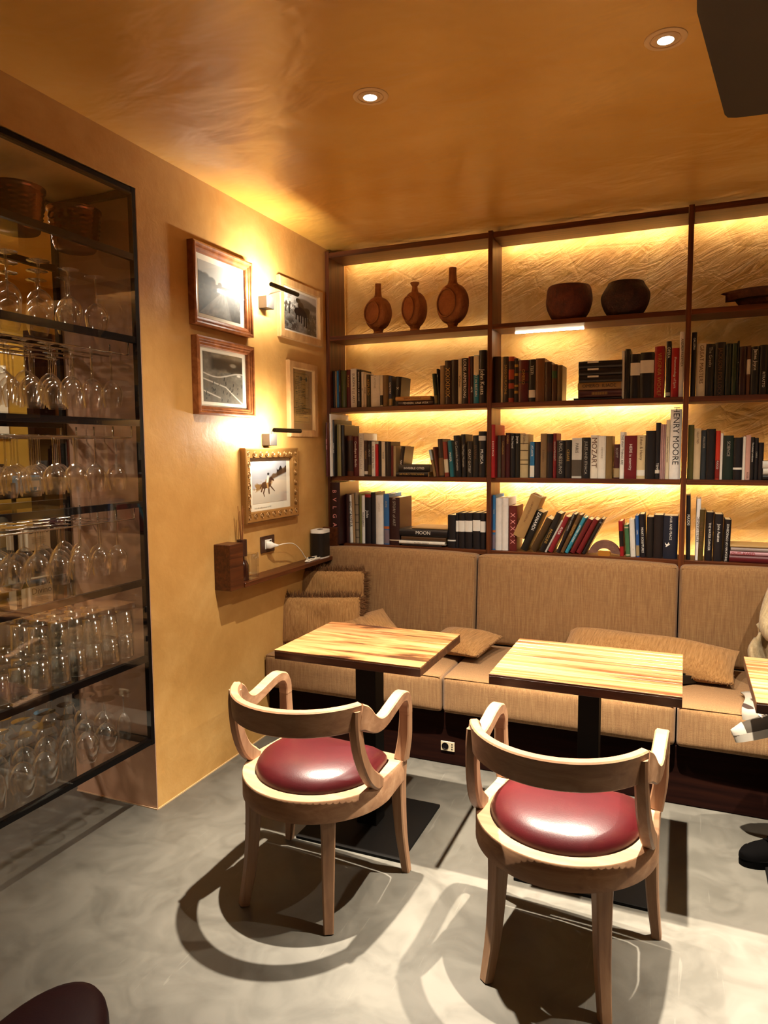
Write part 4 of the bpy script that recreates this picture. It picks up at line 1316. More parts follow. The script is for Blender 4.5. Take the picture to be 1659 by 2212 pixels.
def pic_oxen(u, v):
    n = vnoise(u, v, 16, 21)
    a = np.where(v > .74, .8, .0)
    hills = sstep(.86, .80, v + .05 * np.sin(u * 6 + 1)) * sstep(.0, .2, u - .3)
    a = .78 * (1 - hills) + hills * .42
    gr = sstep(.68, .62, v)
    a = a * (1 - gr) + gr * (.55 + .35 * (n - .5))
    tree = sstep(.34, .2, np.hypot((u - .1) * .9, v - .78)) * (n > .45)
    a = a * (1 - tree) + tree * .95
    tr = sstep(.02, .01, seg_d(u, v, .15, .42, .17, .7)) + sstep(.02, .01, seg_d(u, v, .04, .45, .06, .68))
    a = a * (1 - np.clip(tr, 0, 1) * .8)
    shr = sstep(.30, .1, np.hypot((u - .2), (v - .15) * 1.2)) * (n > .5) * .5
    a = a * (1 - shr)
    rb = sstep(.6, .75, u) * sstep(.6, .5, v)
    a = a * (1 - .45 * rb * (n > .42))
    m = np.zeros_like(u)
    for cx, cy, rx, ry in ((.42, .52, .12, .1), (.62, .54, .13, .12), (.5, .68, .09, .1), (.42, .8, .07, .06), (.7, .6, .09, .08)):
        m = np.maximum(m, sstep(1.1, .9, np.hypot((u - cx) / rx, (v - cy) / ry)))
    for x0, y0, x1, y1 in ((.36, .5, .35, .32), (.44, .48, .45, .28), (.52, .5, .52, .26), (.6, .48, .6, .2), (.68, .5, .67, .18), (.74, .56, .75, .3)):
        m = np.maximum(m, sstep(.026, .016, seg_d(u, v, x0, y0, x1, y1)))
    a = a * (1 - m) + .05 * m
    return grey(a, .02)


def pic_document(u, v):
    n = vnoise(u, v, 8, 31)
    base = np.stack([.60 + .1 * n, .48 + .09 * n, .28 + .07 * n], -1)
    ink = np.zeros_like(u)
    bd = np.minimum(np.minimum(u, 1 - u), np.minimum(v, 1 - v))
    ink = np.maximum(ink, .8 * sstep(.006, .003, np.abs(bd - .035)))
    rng = np.random.RandomState(5)
    y = .9
    while y > .1:
        ln = .3 + .55 * rng.rand()
        x0 = .12 + .2 * rng.rand() * (rng.rand() > .5)
        row = sstep(.009, .005, np.abs(v - y)) * (u > x0) * (u < min(.9, x0 + ln)) * (vnoise(u, v * 0 + y, 40, int(y * 900)) > .42)
        ink = np.maximum(ink, row * (.5 + .4 * rng.rand()))
        y -= .028 + .012 * rng.rand()
    for cx in (.48, .82):
        ink = np.maximum(ink, .85 * sstep(.05, .035, np.hypot((u - cx) * .7, v - .87)))
    ink = np.maximum(ink, .5 * sstep(.006, .003, np.abs(v - .3)))
    return base * (1 - ink[..., None] * .75)


def pic_rider(u, v):
    n = vnoise(u, v, 10, 41)
    base = np.stack([.68 + .06 * v, .68 + .06 * v, .70 + .07 * v], -1)

    def put(mask, c):
        nonlocal base
        base = base * (1 - mask[..., None]) + np.array(c) * mask[..., None]
    slope = sstep(.0, .02, (.34 + .36 * u) - v)
    put(slope, (.86, .82, .76))
    put(sstep(.12, .05, np.abs(v - (.30 + .34 * u) - .04)) * sstep(.0, .1, u) * sstep(.62, .5, u) * (n > .42), (.60, .47, .30))
    put(sstep(.0, .02, u - .70) * sstep(.0, .02, v - (.36 + .36 * u)) * sstep(0, .02, (.83 + .05 * np.sin(u * 40)) - v), (.16, .12, .10))
    put(sstep(.0, .04, u - .45) * sstep(.0, .02, v - (.34 + .36 * u)) * sstep(0, .04, .36 + .6 * u * .8 - v + .08 * n) * .8, (.42, .30, .18))
    put(sstep(.04, 0, v - .02) * 0 + sstep(.0, .2, u - .75) * sstep(.36, .1, v) * .35, (.7, .55, .5))
    hb = (.30, .17, .08)
    for cx, cy, rx, ry in ((.40, .43, .13, .075), (.34, .42, .08, .08),):
        put(sstep(1.1, .9, np.hypot((u - cx) / rx, (v - cy) / ry)), hb)
    for x0, y0, x1, y1, r in ((.48, .46, .54, .58, .04), (.54, .58, .60, .53, .026), (.30, .40, .25, .28, .022), (.36, .38, .31, .24, .02), (.31, .24, .33, .16, .014), (.46, .38, .47, .22, .02), (.5, .41, .58, .32, .018), (.58, .32, .63, .27, .014), (.29, .47, .22, .36, .016)):
        put(sstep(r, r * .7, seg_d(u, v, x0, y0, x1, y1)), hb)
    put(sstep(.035, .025, seg_d(u, v, .42, .48, .45, .62)), (.9, .88, .84))
    put(sstep(.028, .02, seg_d(u, v, .42, .46, .44, .36)), (.75, .6, .4))
    put(sstep(.035, .025, np.hypot(u - .455, v - .69)), (.15, .12, .12))
    return base


COPPER = [(0, 0), (0, .032), (.008, .036), (.014, .034), (.017, .027), (.024, .027), (.027, .022), (.036, .020), (.040, .014), (.040, .004)]
FLAT = [(0, 0), (0, .020), (.004, .024), (.036, .024), (.040, .020), (.040, .004)]
GILT = [(0, 0), (0, .030), (.006, .034), (.048, .026), (.054, .020), (.054, .004)]


def picture(label, yc, zc, w_, h, prof, mat, fw, board, fn, pw, ph, pdx=0, pdy=0, nx=110, ny=130):
    t = wall_thing('framed_picture', label, 'picture', yc, zc, 'framed pictures on the left wall')
    frame_mesh(w_, h, prof).build('frame', mat, t)
    MB().box(-w_ / 2 + fw - .004, w_ / 2 - fw + .004, -h / 2 + fw - .004, h / 2 - fw + .004, .002, .006).build('mat_board', board, t)
    p = print_mesh('print', pw, ph, fn, t, .0068, nx, ny)
    p.location = (pdx, pdy, 0)
    MB().box(-w_ / 2 + fw - .003, w_ / 2 - fw + .003, -h / 2 + fw - .003, h / 2 - fw + .003, .0095, .0115).build('glazing', M['frame_glass'], t)
    return t


picture('copper brown framed photograph of a country road, upper left on the wall', -1.048, 2.223, .452, .355, COPPER, M['frame_copper'], .04, M['mat_board'], pic_road, .315, .232, -.005, -.004)
picture('copper brown framed photograph of fields seen from above, below the road picture', -1.043, 1.829, .445, .342, COPPER, M['frame_copper'], .04, M['mat_board'], pic_aerial, .305, .222)
picture('pale wood framed photograph of oxen drawing a cart, behind the upper lamp', -.314, 2.252, .475, .315, FLAT, M['frame_oak'], .04, M['mat_board'], pic_oxen, .355, .212, .005, .0, 120, 100)
picture('narrow pale wood frame with an old written document, behind the lower lamp', -.312, 1.776, .315, .412, FLAT, M['frame_oak'], .04, plain('brown_mount', '8a683c', .9), pic_document, .175, .285, -.005, .012, 100, 160)
t5 = picture('carved gilt frame with a colour picture of a rider on a brown horse', -.663, 1.323, .512, .372, GILT, M['frame_gold'], .054, M['mat_board'], pic_rider, .33, .215, 0, .012, 130, 110)
ros = MB()
for rr, z in ((.0165, .029), (.009, .031)):
    ros.tube([(rr * math.cos(2 * PI * q / 18), rr * math.sin(2 * PI * q / 18), z) for q in range(19)], .0026, 6, False)
ros.lathe([(0.0055, .026), (.005, .033), (.0, .0355)], 10)
rose0 = None
spots_ = []
for i in range(9):
    x = -.256 + .027 + i * (.512 - .054) / 8
    spots_ += [(x, .186 - .027), (x, -.186 + .027)]
for i in range(5):
    y = -.186 + .027 + (i + 1) * (.372 - .054) / 6
    spots_ += [(-.256 + .027, y), (.256 - .027, y)]
for x, y in spots_:
    if rose0 is None:
        rose0 = ros.build('rosette', M['frame_gold'], t5, 60, loc=(x, y, 0))
    else:
        link('rosette', rose0.data, t5, (x, y, 0))
text_obj('caption', 'Lodi, sulla collina innevata nel 1971', M['ink_k'], t5, (-.07, -.118, .0066), .011, rotm=Matrix.Identity(3))

# ------------------------------------------------------------------ picture lamps
for nm, yc, zc, z2, lab, e in ((0, -.69, 2.238, 2.277, 'upper picture lamp with a black bar arm and pale metal wall box', 11.0), (1, -.688, 1.551, 1.594, 'lower picture lamp with a black bar arm above the gilt frame', 7.5)):
    t = thing('picture_lamp', lab, 'lamp', (0.0005, yc, zc), group='picture lamps on the left wall')
    MB().cbox(0, .05, -.034, .034, -.03, .03, .002).build('wall_box', M['nickel'], t)
    dz = z2 - zc
    MB().tube([(.042, 0.0, .03), (.042, 0.0, dz + .0), (.05, 0.0, dz + .004), (.165, -.05, dz + .004)], .0032, 8).build('arm', M['nickel'], t, 60)
    mb = MB().tube([(.172, -.19, dz), (.172, .06, dz)], .0105, 14)
    mb.build('shade_tube', M['black'], t, 40)
    MB().box(.1615, .1645, -.18, .05, dz - .006, dz + .004).build('light_strip', emit('lamp_glow_%d' % nm, (1, .85, .6), 6.0), t)
    light('picture_lamp_light', 'AREA', (.156, yc - .065, zc + dz), e, (1.0, .90, .74), (0, R(90 + (22 if nm == 0 else 5)), 0), shape='RECTANGLE', size=.02, size_y=.23)

# ------------------------------------------------------------------ wall shelf, speaker, diffuser, socket
ws = thing('wall_shelf', 'small walnut wall shelf with raised end blocks, left wall above the cushions', 'shelf', (0, 0, 0))
MB().cbox(.0005, .098, -1.04, -.08, .852, .874, .002).build('board', M['walnut_y'], ws)
MB().cbox(.0005, .090, -1.145, -1.0402, .852, 1.066, .002).build('end_block', M['walnut_y'], ws)
MB().cbox(.0005, .098, -.0795, -.050, .846, 1.036, .002).build('end_board', M['walnut_y'], ws)

sp = thing('speaker', 'dark grey wireless speaker with white top and base on the wall shelf', 'speaker', (.052, -.205, .8745))


def rrect(hx, hy, r, n=6):
    pts = []
    for cx_, cy_, a0 in ((hx - r, hy - r, 0), (-hx + r, hy - r, 90), (-hx + r, -hy + r, 180), (hx - r, -hy + r, 270)):
        for i in range(n):
            a = R(a0 + 90 * i / (n - 1))
            pts.append((cx_ + r * math.cos(a), cy_ + r * math.sin(a)))
    return pts


MB().prism(rrect(.043, .059, .03), .008, .145).build('grille', M['grille'], sp, 40)
MB().prism(rrect(.0435, .0595, .03), .145, .163).build('top_cap', M['white_plastic'], sp, 40)
MB().prism(rrect(.0415, .0575, .03), 0, .008).build('base', M['white_plastic'], sp, 40)
MB().prism(rrect(.012, .02, .006), .163, .1645).build('button', M['nickel'], sp, 40)

rd = thing('reed_diffuser', 'brown reed diffuser bottle with thin sticks behind the shelf end block', 'diffuser', (.045, -.985, .8745))
MB().lathe([(.030, 0), (.030, .075), (.02, .095), (.011, .10), (.011, .118)], 20).build('bottle', plain('brown_bottle', '2c120a', .2), rd, 40)
MB().lathe([(.0245, .118), (.0245, .197), (.0, .197)], 18).build('collar', plain('dark_brown_cap', '32160c', .4), rd, 40)
for i in range(8):
    a = 2 * PI * i / 8
    MB().tube([(.005 * math.cos(a), .005 * math.sin(a), .19), (.012 * math.cos(a + .4), .02 * math.sin(a + .4) - .0, .335 + .012 * (i % 3))], .0016, 6).build('reed', M['reed'], rd)

gc = thing('glass_cube', 'small square clear glass holder on the wall shelf beside the end block', 'holder', (.045, -.93, .8745))
GW = .036
MB().rbox(-GW, GW, -GW, GW, 0, .125, .004, 2).build('outer_shell', M['tumbler'], gc, 30)
MB().cbox(-GW + .007, GW - .007, -GW + .007, GW - .007, .022, .1245, .003).build('inner_shell', M['tumbler'], gc)

so = wall_thing('wall_socket', 'dark brown square wall socket above the wall shelf', 'socket', -.695, 1.012)
MB().cbox(-.064, .064, -.043, .043, 0, .008, .002).build('cover_plate', M['brown_plate'], so)
MB().cbox(-.03, .034, -.024, .024, .008, .0095, .0008).build('insert', M['white_plastic'], so)
MB().box(.012, .03, -.014, .018, .0095, .0098).build('outlet', M['black'], so)
cb = thing('power_cable', 'white speaker cable with plug, bundled on the wall shelf', 'cable', (0, 0, 0))
MB().sweep([(.0105, -.705, 1.008), (.028, -.70, 1.008), (.042, -.69, 1.006), (.055, -.672, 1.004)], [.034, .036, .022, .011], [.036, .036, .020, .010], up=(0, 0, 1)).build('plug', M['white_plastic'], cb, 50)
MB().tube(spline([(.054, -.675, 1.004), (.06, -.62, 1.006), (.062, -.53, .995), (.06, -.45, .95), (.058, -.40, .905), (.058, -.36, .885), (.058, -.325, .883)], 40), .0026, 8).build('cord', M['cable'], cb, 60)
mb = MB()
for q in range(5):
    c1 = [(.058 + .022 * math.sin(a) * (1 + .06 * q), -.325 + (.075 - .006 * q) * math.sin(2 * a) * .5 + (.0) + (.07 - .004 * q) * math.cos(a) * .95, .8785 + .004 * (q % 3) + .003 * math.sin(3 * a + q)) for a in np.linspace(0, 2 * PI, 44)]
    mb.tube(c1, .0026, 6, False)
mb.build('coil', M['cable'], cb, 60)
MB().sweep([(.04, -.325, .886), (.078, -.325, .886)], .006, .016, up=(0, 0, 1)).build('tie', M['black'], cb)

# ================================================================== GLASS CABINET
cab = thing('display_cabinet', 'black steel and glass cabinet full of glassware set into the wall', 'cabinet', (0, 0, 0))
CX0, CX1 = -.43, 0.0
CY0, CY1 = -2.78, -1.578
LV = [2.496, 2.248, 1.931, 1.609, 1.287, .969, .654, .303]
PW = .020
for (x, y) in ((CX1 - PW, CY1 - PW), (CX0, CY1 - PW), (CX1 - PW, CY0), (CX0, CY0)):
    MB().box(x, x + PW, y, y + PW, .289, 2.511).build('post', M['steel'], cab)
for z in LV:
    for x in (CX1 - PW + .0008, CX0 + .0008):
        MB().box(x, x + PW - .0016, CY0 + PW, CY1 - PW, z - .0125, z + .0125).build('crossbar', M['steel'], cab)
    MB().box(CX0 + PW, CX1 - PW, CY1 - PW + .001, CY1 - .001, z - .0125, z + .0125).build('side_bar', M['steel'], cab) if z in (LV[0], LV[-1]) else None
    if z != LV[0]:
        MB().box(CX0 + PW, CX1 - PW, CY0 + PW, CY1 - PW - .001, z + .0127, z + .0187).build('glass_shelf', M['pane_shelf'], cab)
MB().box(-.0035, -.0005, CY0 + PW, CY1 - PW, .31, 2.49).build('door_pane', M['pane'], cab).location = (.003, 0, 0)
MB().box(CX0 + PW, CX1 - PW, CY1 - .008, CY1 - .004, .31, 2.49).build('side_pane', glass('side_pane_glass', (.97, .96, .94), .06, .3, .02), cab)
for z in (.74, .86):
    MB().cbox(-.003, .006, CY1 - PW - .012, CY1 - PW, z - .012, z + .012, .002).build('hinge', M['steel'], cab)
RACKZ = [1.875, 1.553, 1.231]
ROWX = [-.072, -.172, -.272, -.368]
for z in RACKZ:
    for x in (-.03, -.125, -.225, -.32, -.405):
        pts = [(x, CY1 - .035, z + .045), (x, CY1 - .035, z + .004), (x, CY1 - .041, z - .002), (x, CY0 + .05, z - .002)]
        MB().tube(pts, .0032, 8).build('rack_rod', M['chrome'], cab, 50)


def wine_mesh(r, hb, hs, rf, tulip=.8):
    """upright stemmed glass, foot at z=0: returns bowl and stem meshes"""
    prof = [(.004, hs), (r * .45, hs + hb * .07), (r * .8, hs + hb * .22), (r, hs + hb * .42), (r * .98, hs + hb * .6), (r * .9, hs + hb * .8), (r * tulip, hs + hb)]
    pr = spline(prof, 13)
    inner = [(max(a - .0012, .001), b + .0012) for a, b in pr]
    bowl_ = MB().lathe_open([tuple(q) for q in pr], 20)
    st = MB().lathe([(rf, 0), (rf, .0012), (rf * .5, .004), (.006, .008), (.0036, .018), (.0034, hs * .7), (.0045, hs - .004), (.0065, hs + .0015)], 14)
    return bowl_, st


def make_glass(kind, bowl_, st, mat):
    b = bowl_.build(kind, mat, None, 170)
    if st:
        st.build('stem_and_foot', M['stem_glass'], b, 50)
    return b


M['stem_glass'] = glass('stem_glass', (.9, .89, .86), .12, .95, .04)
KINDS = {'big': make_glass('wine_glass', *wine_mesh(.044, .115, .095, .038, .74), M['wine_glass']),
         'mid': make_glass('wine_glass', *wine_mesh(.040, .105, .105, .036, .78), M['wine_glass']),
         'bal': make_glass('wine_glass', *wine_mesh(.0445, .110, .090, .040, .7), M['wine_glass']),
         'flute': make_glass('champagne_glass', *wine_mesh(.027, .12, .085, .032, .85), M['wine_glass'])}
tm = MB()
pr = [(0.0, .004), (.030, .004), (.031, .02), (.036, .092), (.0365, .094), (.038, .094), (.0375, .088), (.0345, .0), (.0, .0)]
KINDS['tum'] = make_glass('tumbler', MB().lathe_open(pr, 20), None, M['tumbler'])
used = set()


def put_glass(kind, loc, label, cat, group, inverted=False, rz=0.0):
    src = KINDS[kind]
    o = src if kind not in used else copy_tree(src)
    used.add(kind)
    o.location = loc
    o.rotation_euler = (PI, 0, rz) if inverted else (0, 0, rz)
    tag(o, label, cat, group)
    return o


rnd = random.Random(11)
rown = ['front row', 'second row', 'third row', 'back row']
for ri, z in enumerate(RACKZ):
    rk = ['upper rack', 'middle rack', 'lower rack'][ri]
    for xi, x in enumerate(ROWX):
        for j in range(9):
            y = CY1 - .085 - j * .098 + rnd.uniform(-.006, .006)
            kind = ['mid', 'mid', 'bal' if j > 3 else 'mid'][ri]
            put_glass(kind, (x + rnd.uniform(-.004, .004), y, z + .0035), 'stemmed wine glass hanging upside down, %s of the %s, %s from the pillar' % (rown[xi], rk, ordinal(j + 1)), 'wine glass', 'wine glasses hanging on the %s' % rk, True, rnd.random() * 6)
S1 = .0190
n = 0
for xi, x in enumerate((-.10, -.22, -.34)):
    for j in range(5):
        y = CY1 - .12 - j * .13 - .03 * xi
        put_glass('big', (x, y, LV[2] + S1 + .21), 'wine glass standing upside down under the ice buckets, %s, %s from the pillar' % (rown[xi], ordinal(j + 1)), 'wine glass', 'upturned wine glasses under the ice buckets', True)
for xi, x in enumerate((-.07, -.16, -.25, -.34)):
    for j in range(10):
        y = CY1 - .075 - j * .082
        for lay_ in range(2):
            if lay_ == 1 and (j > 4 or (xi == 0 and j > 2)):
                continue
            put_glass('tum', (x + rnd.uniform(-.003, .003), y + rnd.uniform(-.003, .003), LV[6] + S1 + .0945 + lay_ * .0948), 'clear tumbler upside down, %s %s, %s from the pillar' % (rown[xi], 'of the top layer' if lay_ else 'on the shelf', ordinal(j + 1)), 'tumbler', 'stacked tumblers in the glass cabinet', True)
for xi, x in enumerate((-.075, -.18, -.285, -.37)):
    for j in range(9):
        y = CY1 - .09 - j * .096
        kind = 'big' if (xi + j) % 3 else 'flute'
        put_glass(kind, (x, y, LV[7] + S1 + (.2102 if kind == 'big' else .2052)), 'stemmed glass upside down on the lowest shelf, %s, %s from the pillar' % (rown[xi], ordinal(j + 1)), 'wine glass' if kind == 'big' else 'champagne glass', 'stemmed glasses on the lowest cabinet shelf', True)

bucket_m = plain('hammered_dark_copper', '70402e', .18, .95)
for i, (x, y, lab) in enumerate(((-.19, -1.70, 'hammered dark ice bucket on the top glass shelf, nearest the pillar'), (-.19, -1.96, 'hammered dark ice bucket on the top glass shelf, further from the pillar'), (-.19, -2.25, 'hammered dark ice bucket on the top glass shelf, nearest the room'))):
    nseg, nz = 60, 26

    def rm(a, z):
        return 1 + .06 * max(0, math.cos(a * 15)) ** 1.0 * (.5 + .5 * math.cos(z * 2 * PI / .0165 + (PI if int(a * 15 / (2 * PI) + .5) % 2 else 0))) * (1 if .015 < z < .125 else 0)
    prof = [(.07, 0.0)] + [(.074 + .02 * (t / nz) ** .8, .004 + .135 * t / nz) for t in range(nz + 1)] + [(.099, .142), (.099, .15), (.093, .15), (.088, .12), (.07, .012), (0, .012)]
    o = MB().lathe(prof, 90, (0, 0, 0), rm).build('ice_bucket', bucket_m, None, 60, loc=(x, y, LV[1] + S1))
    tag(o, lab, 'ice bucket', 'ice buckets in the glass cabinet')
    for sgn in (1, -1):
        rg = [(0.012 * math.cos(a), sgn * (.104 + .012 * math.sin(a) + .004), .105 + 0.0 * a) for a in np.linspace(0, 2 * PI, 17)]
        MB().tube([(p[0] * .6, p[1], p[2] + .012 * math.cos(k2)) for p, k2 in zip(rg, np.linspace(0, 2 * PI, 17))], .0035, 6, False).build('ring_handle', bucket_m, o, 60)

# ------------------------------------------------------------------ the room seen through the cabinet
dr = thing('kitchen_door', 'dark brown door post and panel in the room behind the glass cabinet', 'door', (-2.06, -.14, 0))
MB().box(-.03, .03, -.20, -.02, 0, 2.3).build('door_post', M['plinth'], dr)
MB().box(-.02, .02, -.02, .30, 0, 2.3).build('door_leaf', M['walnut_v'], dr)
for z in (.55, 1.05, 1.25):
    MB().box(.021, .03, -.02, .30, z, z + .05).build('door_rail', M['plinth'], dr)
bd = thing('white_board', 'lit white board on the yellow wall behind the hanging glasses', 'board', (-2.299, -.55, 1.78))
MB().box(.0, .02, -.30, .22, -.16, .30).build('panel', plain('lit_white_board', 'f0e6c8', .6), bd)
MB().box(.02, .024, -.30, .22, -.17, -.16).build('ledge', M['nickel'], bd)
cbn = thing('carton_shelf', 'black metal shelf with paper cartons behind the glass cabinet', 'shelf', (-2.05, -.56, 0))
for z in (.42, .82, 1.20):
    MB().box(-.2, .12, -.28, .2, z, z + .03).build('shelf_board', M['steel'], cbn)
for y in (-.05, .19):
    MB().box(.10, .12, y, y + .02, 0, 1.3).build('post', M['steel'], cbn)
for i, (z, lab) in enumerate(((.8505, 'upper white carton with black lettering in the room behind the cabinet'), (.4505, 'lower white carton with black lettering in the room behind the cabinet'))):
    c = thing('carton', lab, 'box', (-2.02, -.44, z), group='cartons in the room behind the cabinet')
    MB().cbox(-.1, .1, -.09, .09, 0, .22, .003).build('box', plain('carton_white_%d' % i, 'c9bfa4', .8), c)
    rmx = Matrix(((0, 0, 1), (1, 0, 0), (0, 1, 0)))
    text_obj('lettering', 'Divino', M['ink_k'], c, (.101, 0, .13), .06, rotm=rmx)
    for q in range(4):
        MB().box(.1003, .1008, -.06, .05, .05 + .012 * q, .054 + .012 * q).build('print_line', M['ink_s'], c)
bg = thing('blue_bag', 'small blue and white packet on the shelf behind the cabinet', 'packet', (-2.03, -.42, 1.2305))
MB().cbox(-.06, .06, -.07, .07, 0, .11, .01).build('packet', plain('blue_packet', '4f8fb5', .5), bg)
MB().cbox(-.045, .0605, -.05, .05, .03, .08, .004).build('packet_label', M['white_plastic'], bg)
jar = thing('glass_jar', 'round clear storage jar standing on the shelf behind the cabinet', 'jar', (-2.03, -.66, 1.2305))
MB().lathe_open([(0, .0), (.06, .0), (.07, .02), (.07, .16), (.06, .17)], 20).build('jar_body', M['tumbler'], jar, 60)
MB().lathe([(.062, .17), (.062, .19), (0, .19)], 18).build('lid', M['nickel'], jar, 40)

# ================================================================== BENCH AND CUSHIONS
pl_ = thing('bench_base', 'dark wooden bench plinth running below the tan seat cushions', 'bench', (0, 0, 0))
MB().cbox(.001, 3.6, -.7055, -.001, .002, .255, .003).build('plinth', M['plinth'], pl_)
MB().box(.001, 3.6, -.70, -.06, .255, .262).build('seat_board', M['plinth'], pl_)
so2 = thing('floor_socket', 'beige double socket on the dark bench plinth between the chairs', 'socket', (.9915, -.706, .09))
MB().cbox(-.034, .034, -.005, 0, -.023, .023, .0015).build('cover_plate', M['beige_plate'], so2)
MB().lathe([(.017, 0), (.017, .002), (.013, .002), (.012, .0006), (0, .0006)], 18).xf(Matrix.Translation((-.012, -.005, 0)) @ Matrix.Rotation(PI / 2, 4, 'X')).build('outlet', M['steel'], so2, 40)
for z in (-.012, 0, .012):
    MB().box(.019, .025, -.0056, -.005, z - .003, z + .003).build('slot', M['black'], so2)


def soft_box(x0, x1, y0, y1, z0, z1, r, bulge, n=14):
    """upholstered block: rounded edges and slightly bulging faces"""
    cx_, cy_, cz_ = (x0 + x1) / 2, (y0 + y1) / 2, (z0 + z1) / 2
    hx, hy, hz = (x1 - x0) / 2, (y1 - y0) / 2, (z1 - z0) / 2
    bm = bmesh.new()
    bmesh.ops.create_cube(bm, size=2)
    for v in bm.verts:
        v.co = Vector((v.co.x * hx, v.co.y * hy, v.co.z * hz))
    bmesh.ops.bevel(bm, geom=list(bm.edges), offset=r, segments=3, profile=.5, affect='EDGES')
    big = [e for e in bm.edges if e.calc_length() > .06]
    bmesh.ops.subdivide_edges(bm, edges=big, cuts=n, use_grid_fill=True)
    for v in bm.verts:
        u, q, t = v.co.x / hx, v.co.y / hy, v.co.z / hz
        fx = max(0, 1 - u ** 4)
        fy = max(0, 1 - q ** 4)
        fz = max(0, 1 - t ** 4)
        v.co.z += bulge * fx * fy * (1 if t > .6 else -.2 if t < -.6 else 0)
        v.co.y += bulge * fx * fz * (1 if q > .9 else -1 if q < -.9 else 0)
        v.co += Vector((cx_, cy_, cz_))
    bm.verts.index_update()
    mb = MB().add([v.co[:] for v in bm.verts], [[v.index for v in f.verts] for f in bm.faces])
    bm.free()
    return mb


def seam_loop(x0, x1, y0, y1, z, r=.0028):
    pts = [(x0, y0, z), (x1, y0, z), (x1, y1, z), (x0, y1, z), (x0, y0, z)]
    return MB().tube(pts, r, 6)


SX = [.004, .976, 1.9885, 2.99]
seatlab = ['tan linen seat cushion of the bench, left one beside the wall', 'tan linen seat cushion of the bench, the middle one', 'tan linen seat cushion of the bench, right one under the person']
backlab = ['tan linen back cushion below the bookshelf, left one by the corner', 'tan linen back cushion below the bookshelf, the middle one', 'tan linen back cushion below the bookshelf, right one behind the person']
BXs = [.03, .969, 1.9805, 2.99]
for i in range(3):
    o = soft_box(SX[i] + .003, SX[i + 1] - .003, -.752, -.125, .2665, .440, .018, .012).build('seat_cushion', M['linen'], None, 70)
    tag(o, seatlab[i], 'cushion', 'seat cushions of the bench')
    seam_loop(SX[i] + .012, SX[i + 1] - .012, -.7505, -.135, .437, .002).build('piping', M['linen'], o, 60)
    bm_ = soft_box(BXs[i] + .003, BXs[i + 1] - .003, -.058, .058, 0, .475, .022, .012)
    o = bm_.build('back_cushion', M['linen'], None, 70, loc=(0, -.112, .4475), rot=(R(-4.5), 0, 0))
    tag(o, backlab[i], 'cushion', 'back cushions of the bench')
    pts = [(BXs[i] + .012, -.055, .012), (BXs[i] + .012, -.055, .463), (BXs[i + 1] - .012, -.055, .463), (BXs[i + 1] - .012, -.055, .012)]
    MB().tube(pts, .0025, 6).build('piping', M['linen'], o, 60)


def pillow_mesh(w_, h, t, n=26, pinch=.10, p=2.2, seed=0):
    rnd = random.Random(seed)
    ph = [rnd.random() * 6 for _ in range(4)]
    mb = MB()
    for sgn in (1, -1):
        vv = []
        for i in range(n + 1):
            for j in range(n + 1):
                u, v = -1 + 2 * i / n, -1 + 2 * j / n
                x = w_ / 2 * u * (1 - pinch * (1 - v * v) * u * u * .5)
                y = h / 2 * v * (1 - pinch * (1 - u * u) * v * v * .5)
                th = ((1 - abs(u) ** p) * (1 - abs(v) ** p)) ** .55
                z = sgn * t / 2 * th * (1 + .06 * math.sin(3 * u + ph[0]) * math.sin(2.4 * v + ph[1])) + .006 * math.sin(5 * u + ph[2]) * math.sin(4 * v + ph[3]) * th
                vv.append((x, y, z))
        ff = []
        for i in range(n):
            for j in range(n):
                q = (i * (n + 1) + j, (i + 1) * (n + 1) + j, (i + 1) * (n + 1) + j + 1, i * (n + 1) + j + 1)
                ff.append(q if sgn > 0 else q[::-1])
        mb.add(vv, ff)
    return mb


def fringe_mesh(w_, h, L=.036, seed=1, pinch=.10, sides='lrtb'):
    rnd = random.Random(seed)
    mb = MB()
    for sd in sides:
        m = int((h if sd in 'lr' else w_) / .0011)
        for q in range(m):
            s = -1 + 2 * (q + rnd.random()) / m
            if sd in 'lr':
                u = 1 if sd == 'r' else -1
                b = Vector((w_ / 2 * u * (1 - pinch * .5 * (1 - s * s)), h / 2 * s, 0))
                d = Vector((u, rnd.uniform(-.5, .5), rnd.uniform(-.6, .6)))
                t = Vector((0, .0019, 0))
            else:
                u = 1 if sd == 't' else -1
                b = Vector((w_ / 2 * s, h / 2 * u * (1 - pinch * .5 * (1 - s * s)), 0))
                d = Vector((rnd.uniform(-.5, .5), u, rnd.uniform(-.6, .6)))
                t = Vector((.0019, 0, 0))
            ln = L * rnd.uniform(.6, 1.1)
            b = b - d * .012 + Vector((0, 0, rnd.uniform(-.004, .004)))
            e = b + d.normalized() * ln
            mid = (b + e) / 2 + Vector((rnd.uniform(-.004, .004), rnd.uniform(-.004, .004), rnd.uniform(-.004, .004)))
            mb.add([b - t, b + t, mid + t * .8, mid - t * .8, e], [(0, 1, 2, 3), (3, 2, 4)])
    return mb


def axes(center, xdir, ydir):
    x = Vector(xdir).normalized()
    y = Vector(ydir)
    y = (y - x * y.dot(x)).normalized()
    z = x.cross(y)
    m = Matrix.Identity(4)
    for i in range(3):
        m[i][0], m[i][1], m[i][2], m[i][3] = x[i], y[i], z[i], center[i]
    return m


def pillow(label, w_, h, t, center, xdir, ydir, fr=True, seed=0, sides='lrtb', pinch=.1, L=.058, p=2.2):
    o = pillow_mesh(w_, h, t, 26, pinch, p, seed).build('pillow', M['burlap'], None, 180)
    o.matrix_world = axes(center, xdir, ydir)
    tag(o, label, 'pillow', 'brown pillows on the bench')
    if fr:
        f = fringe_mesh(w_, h, L, seed + 5, pinch, sides).build('fringe', M['fringe'], o)
        f['kind'] = 'stuff'
    return o


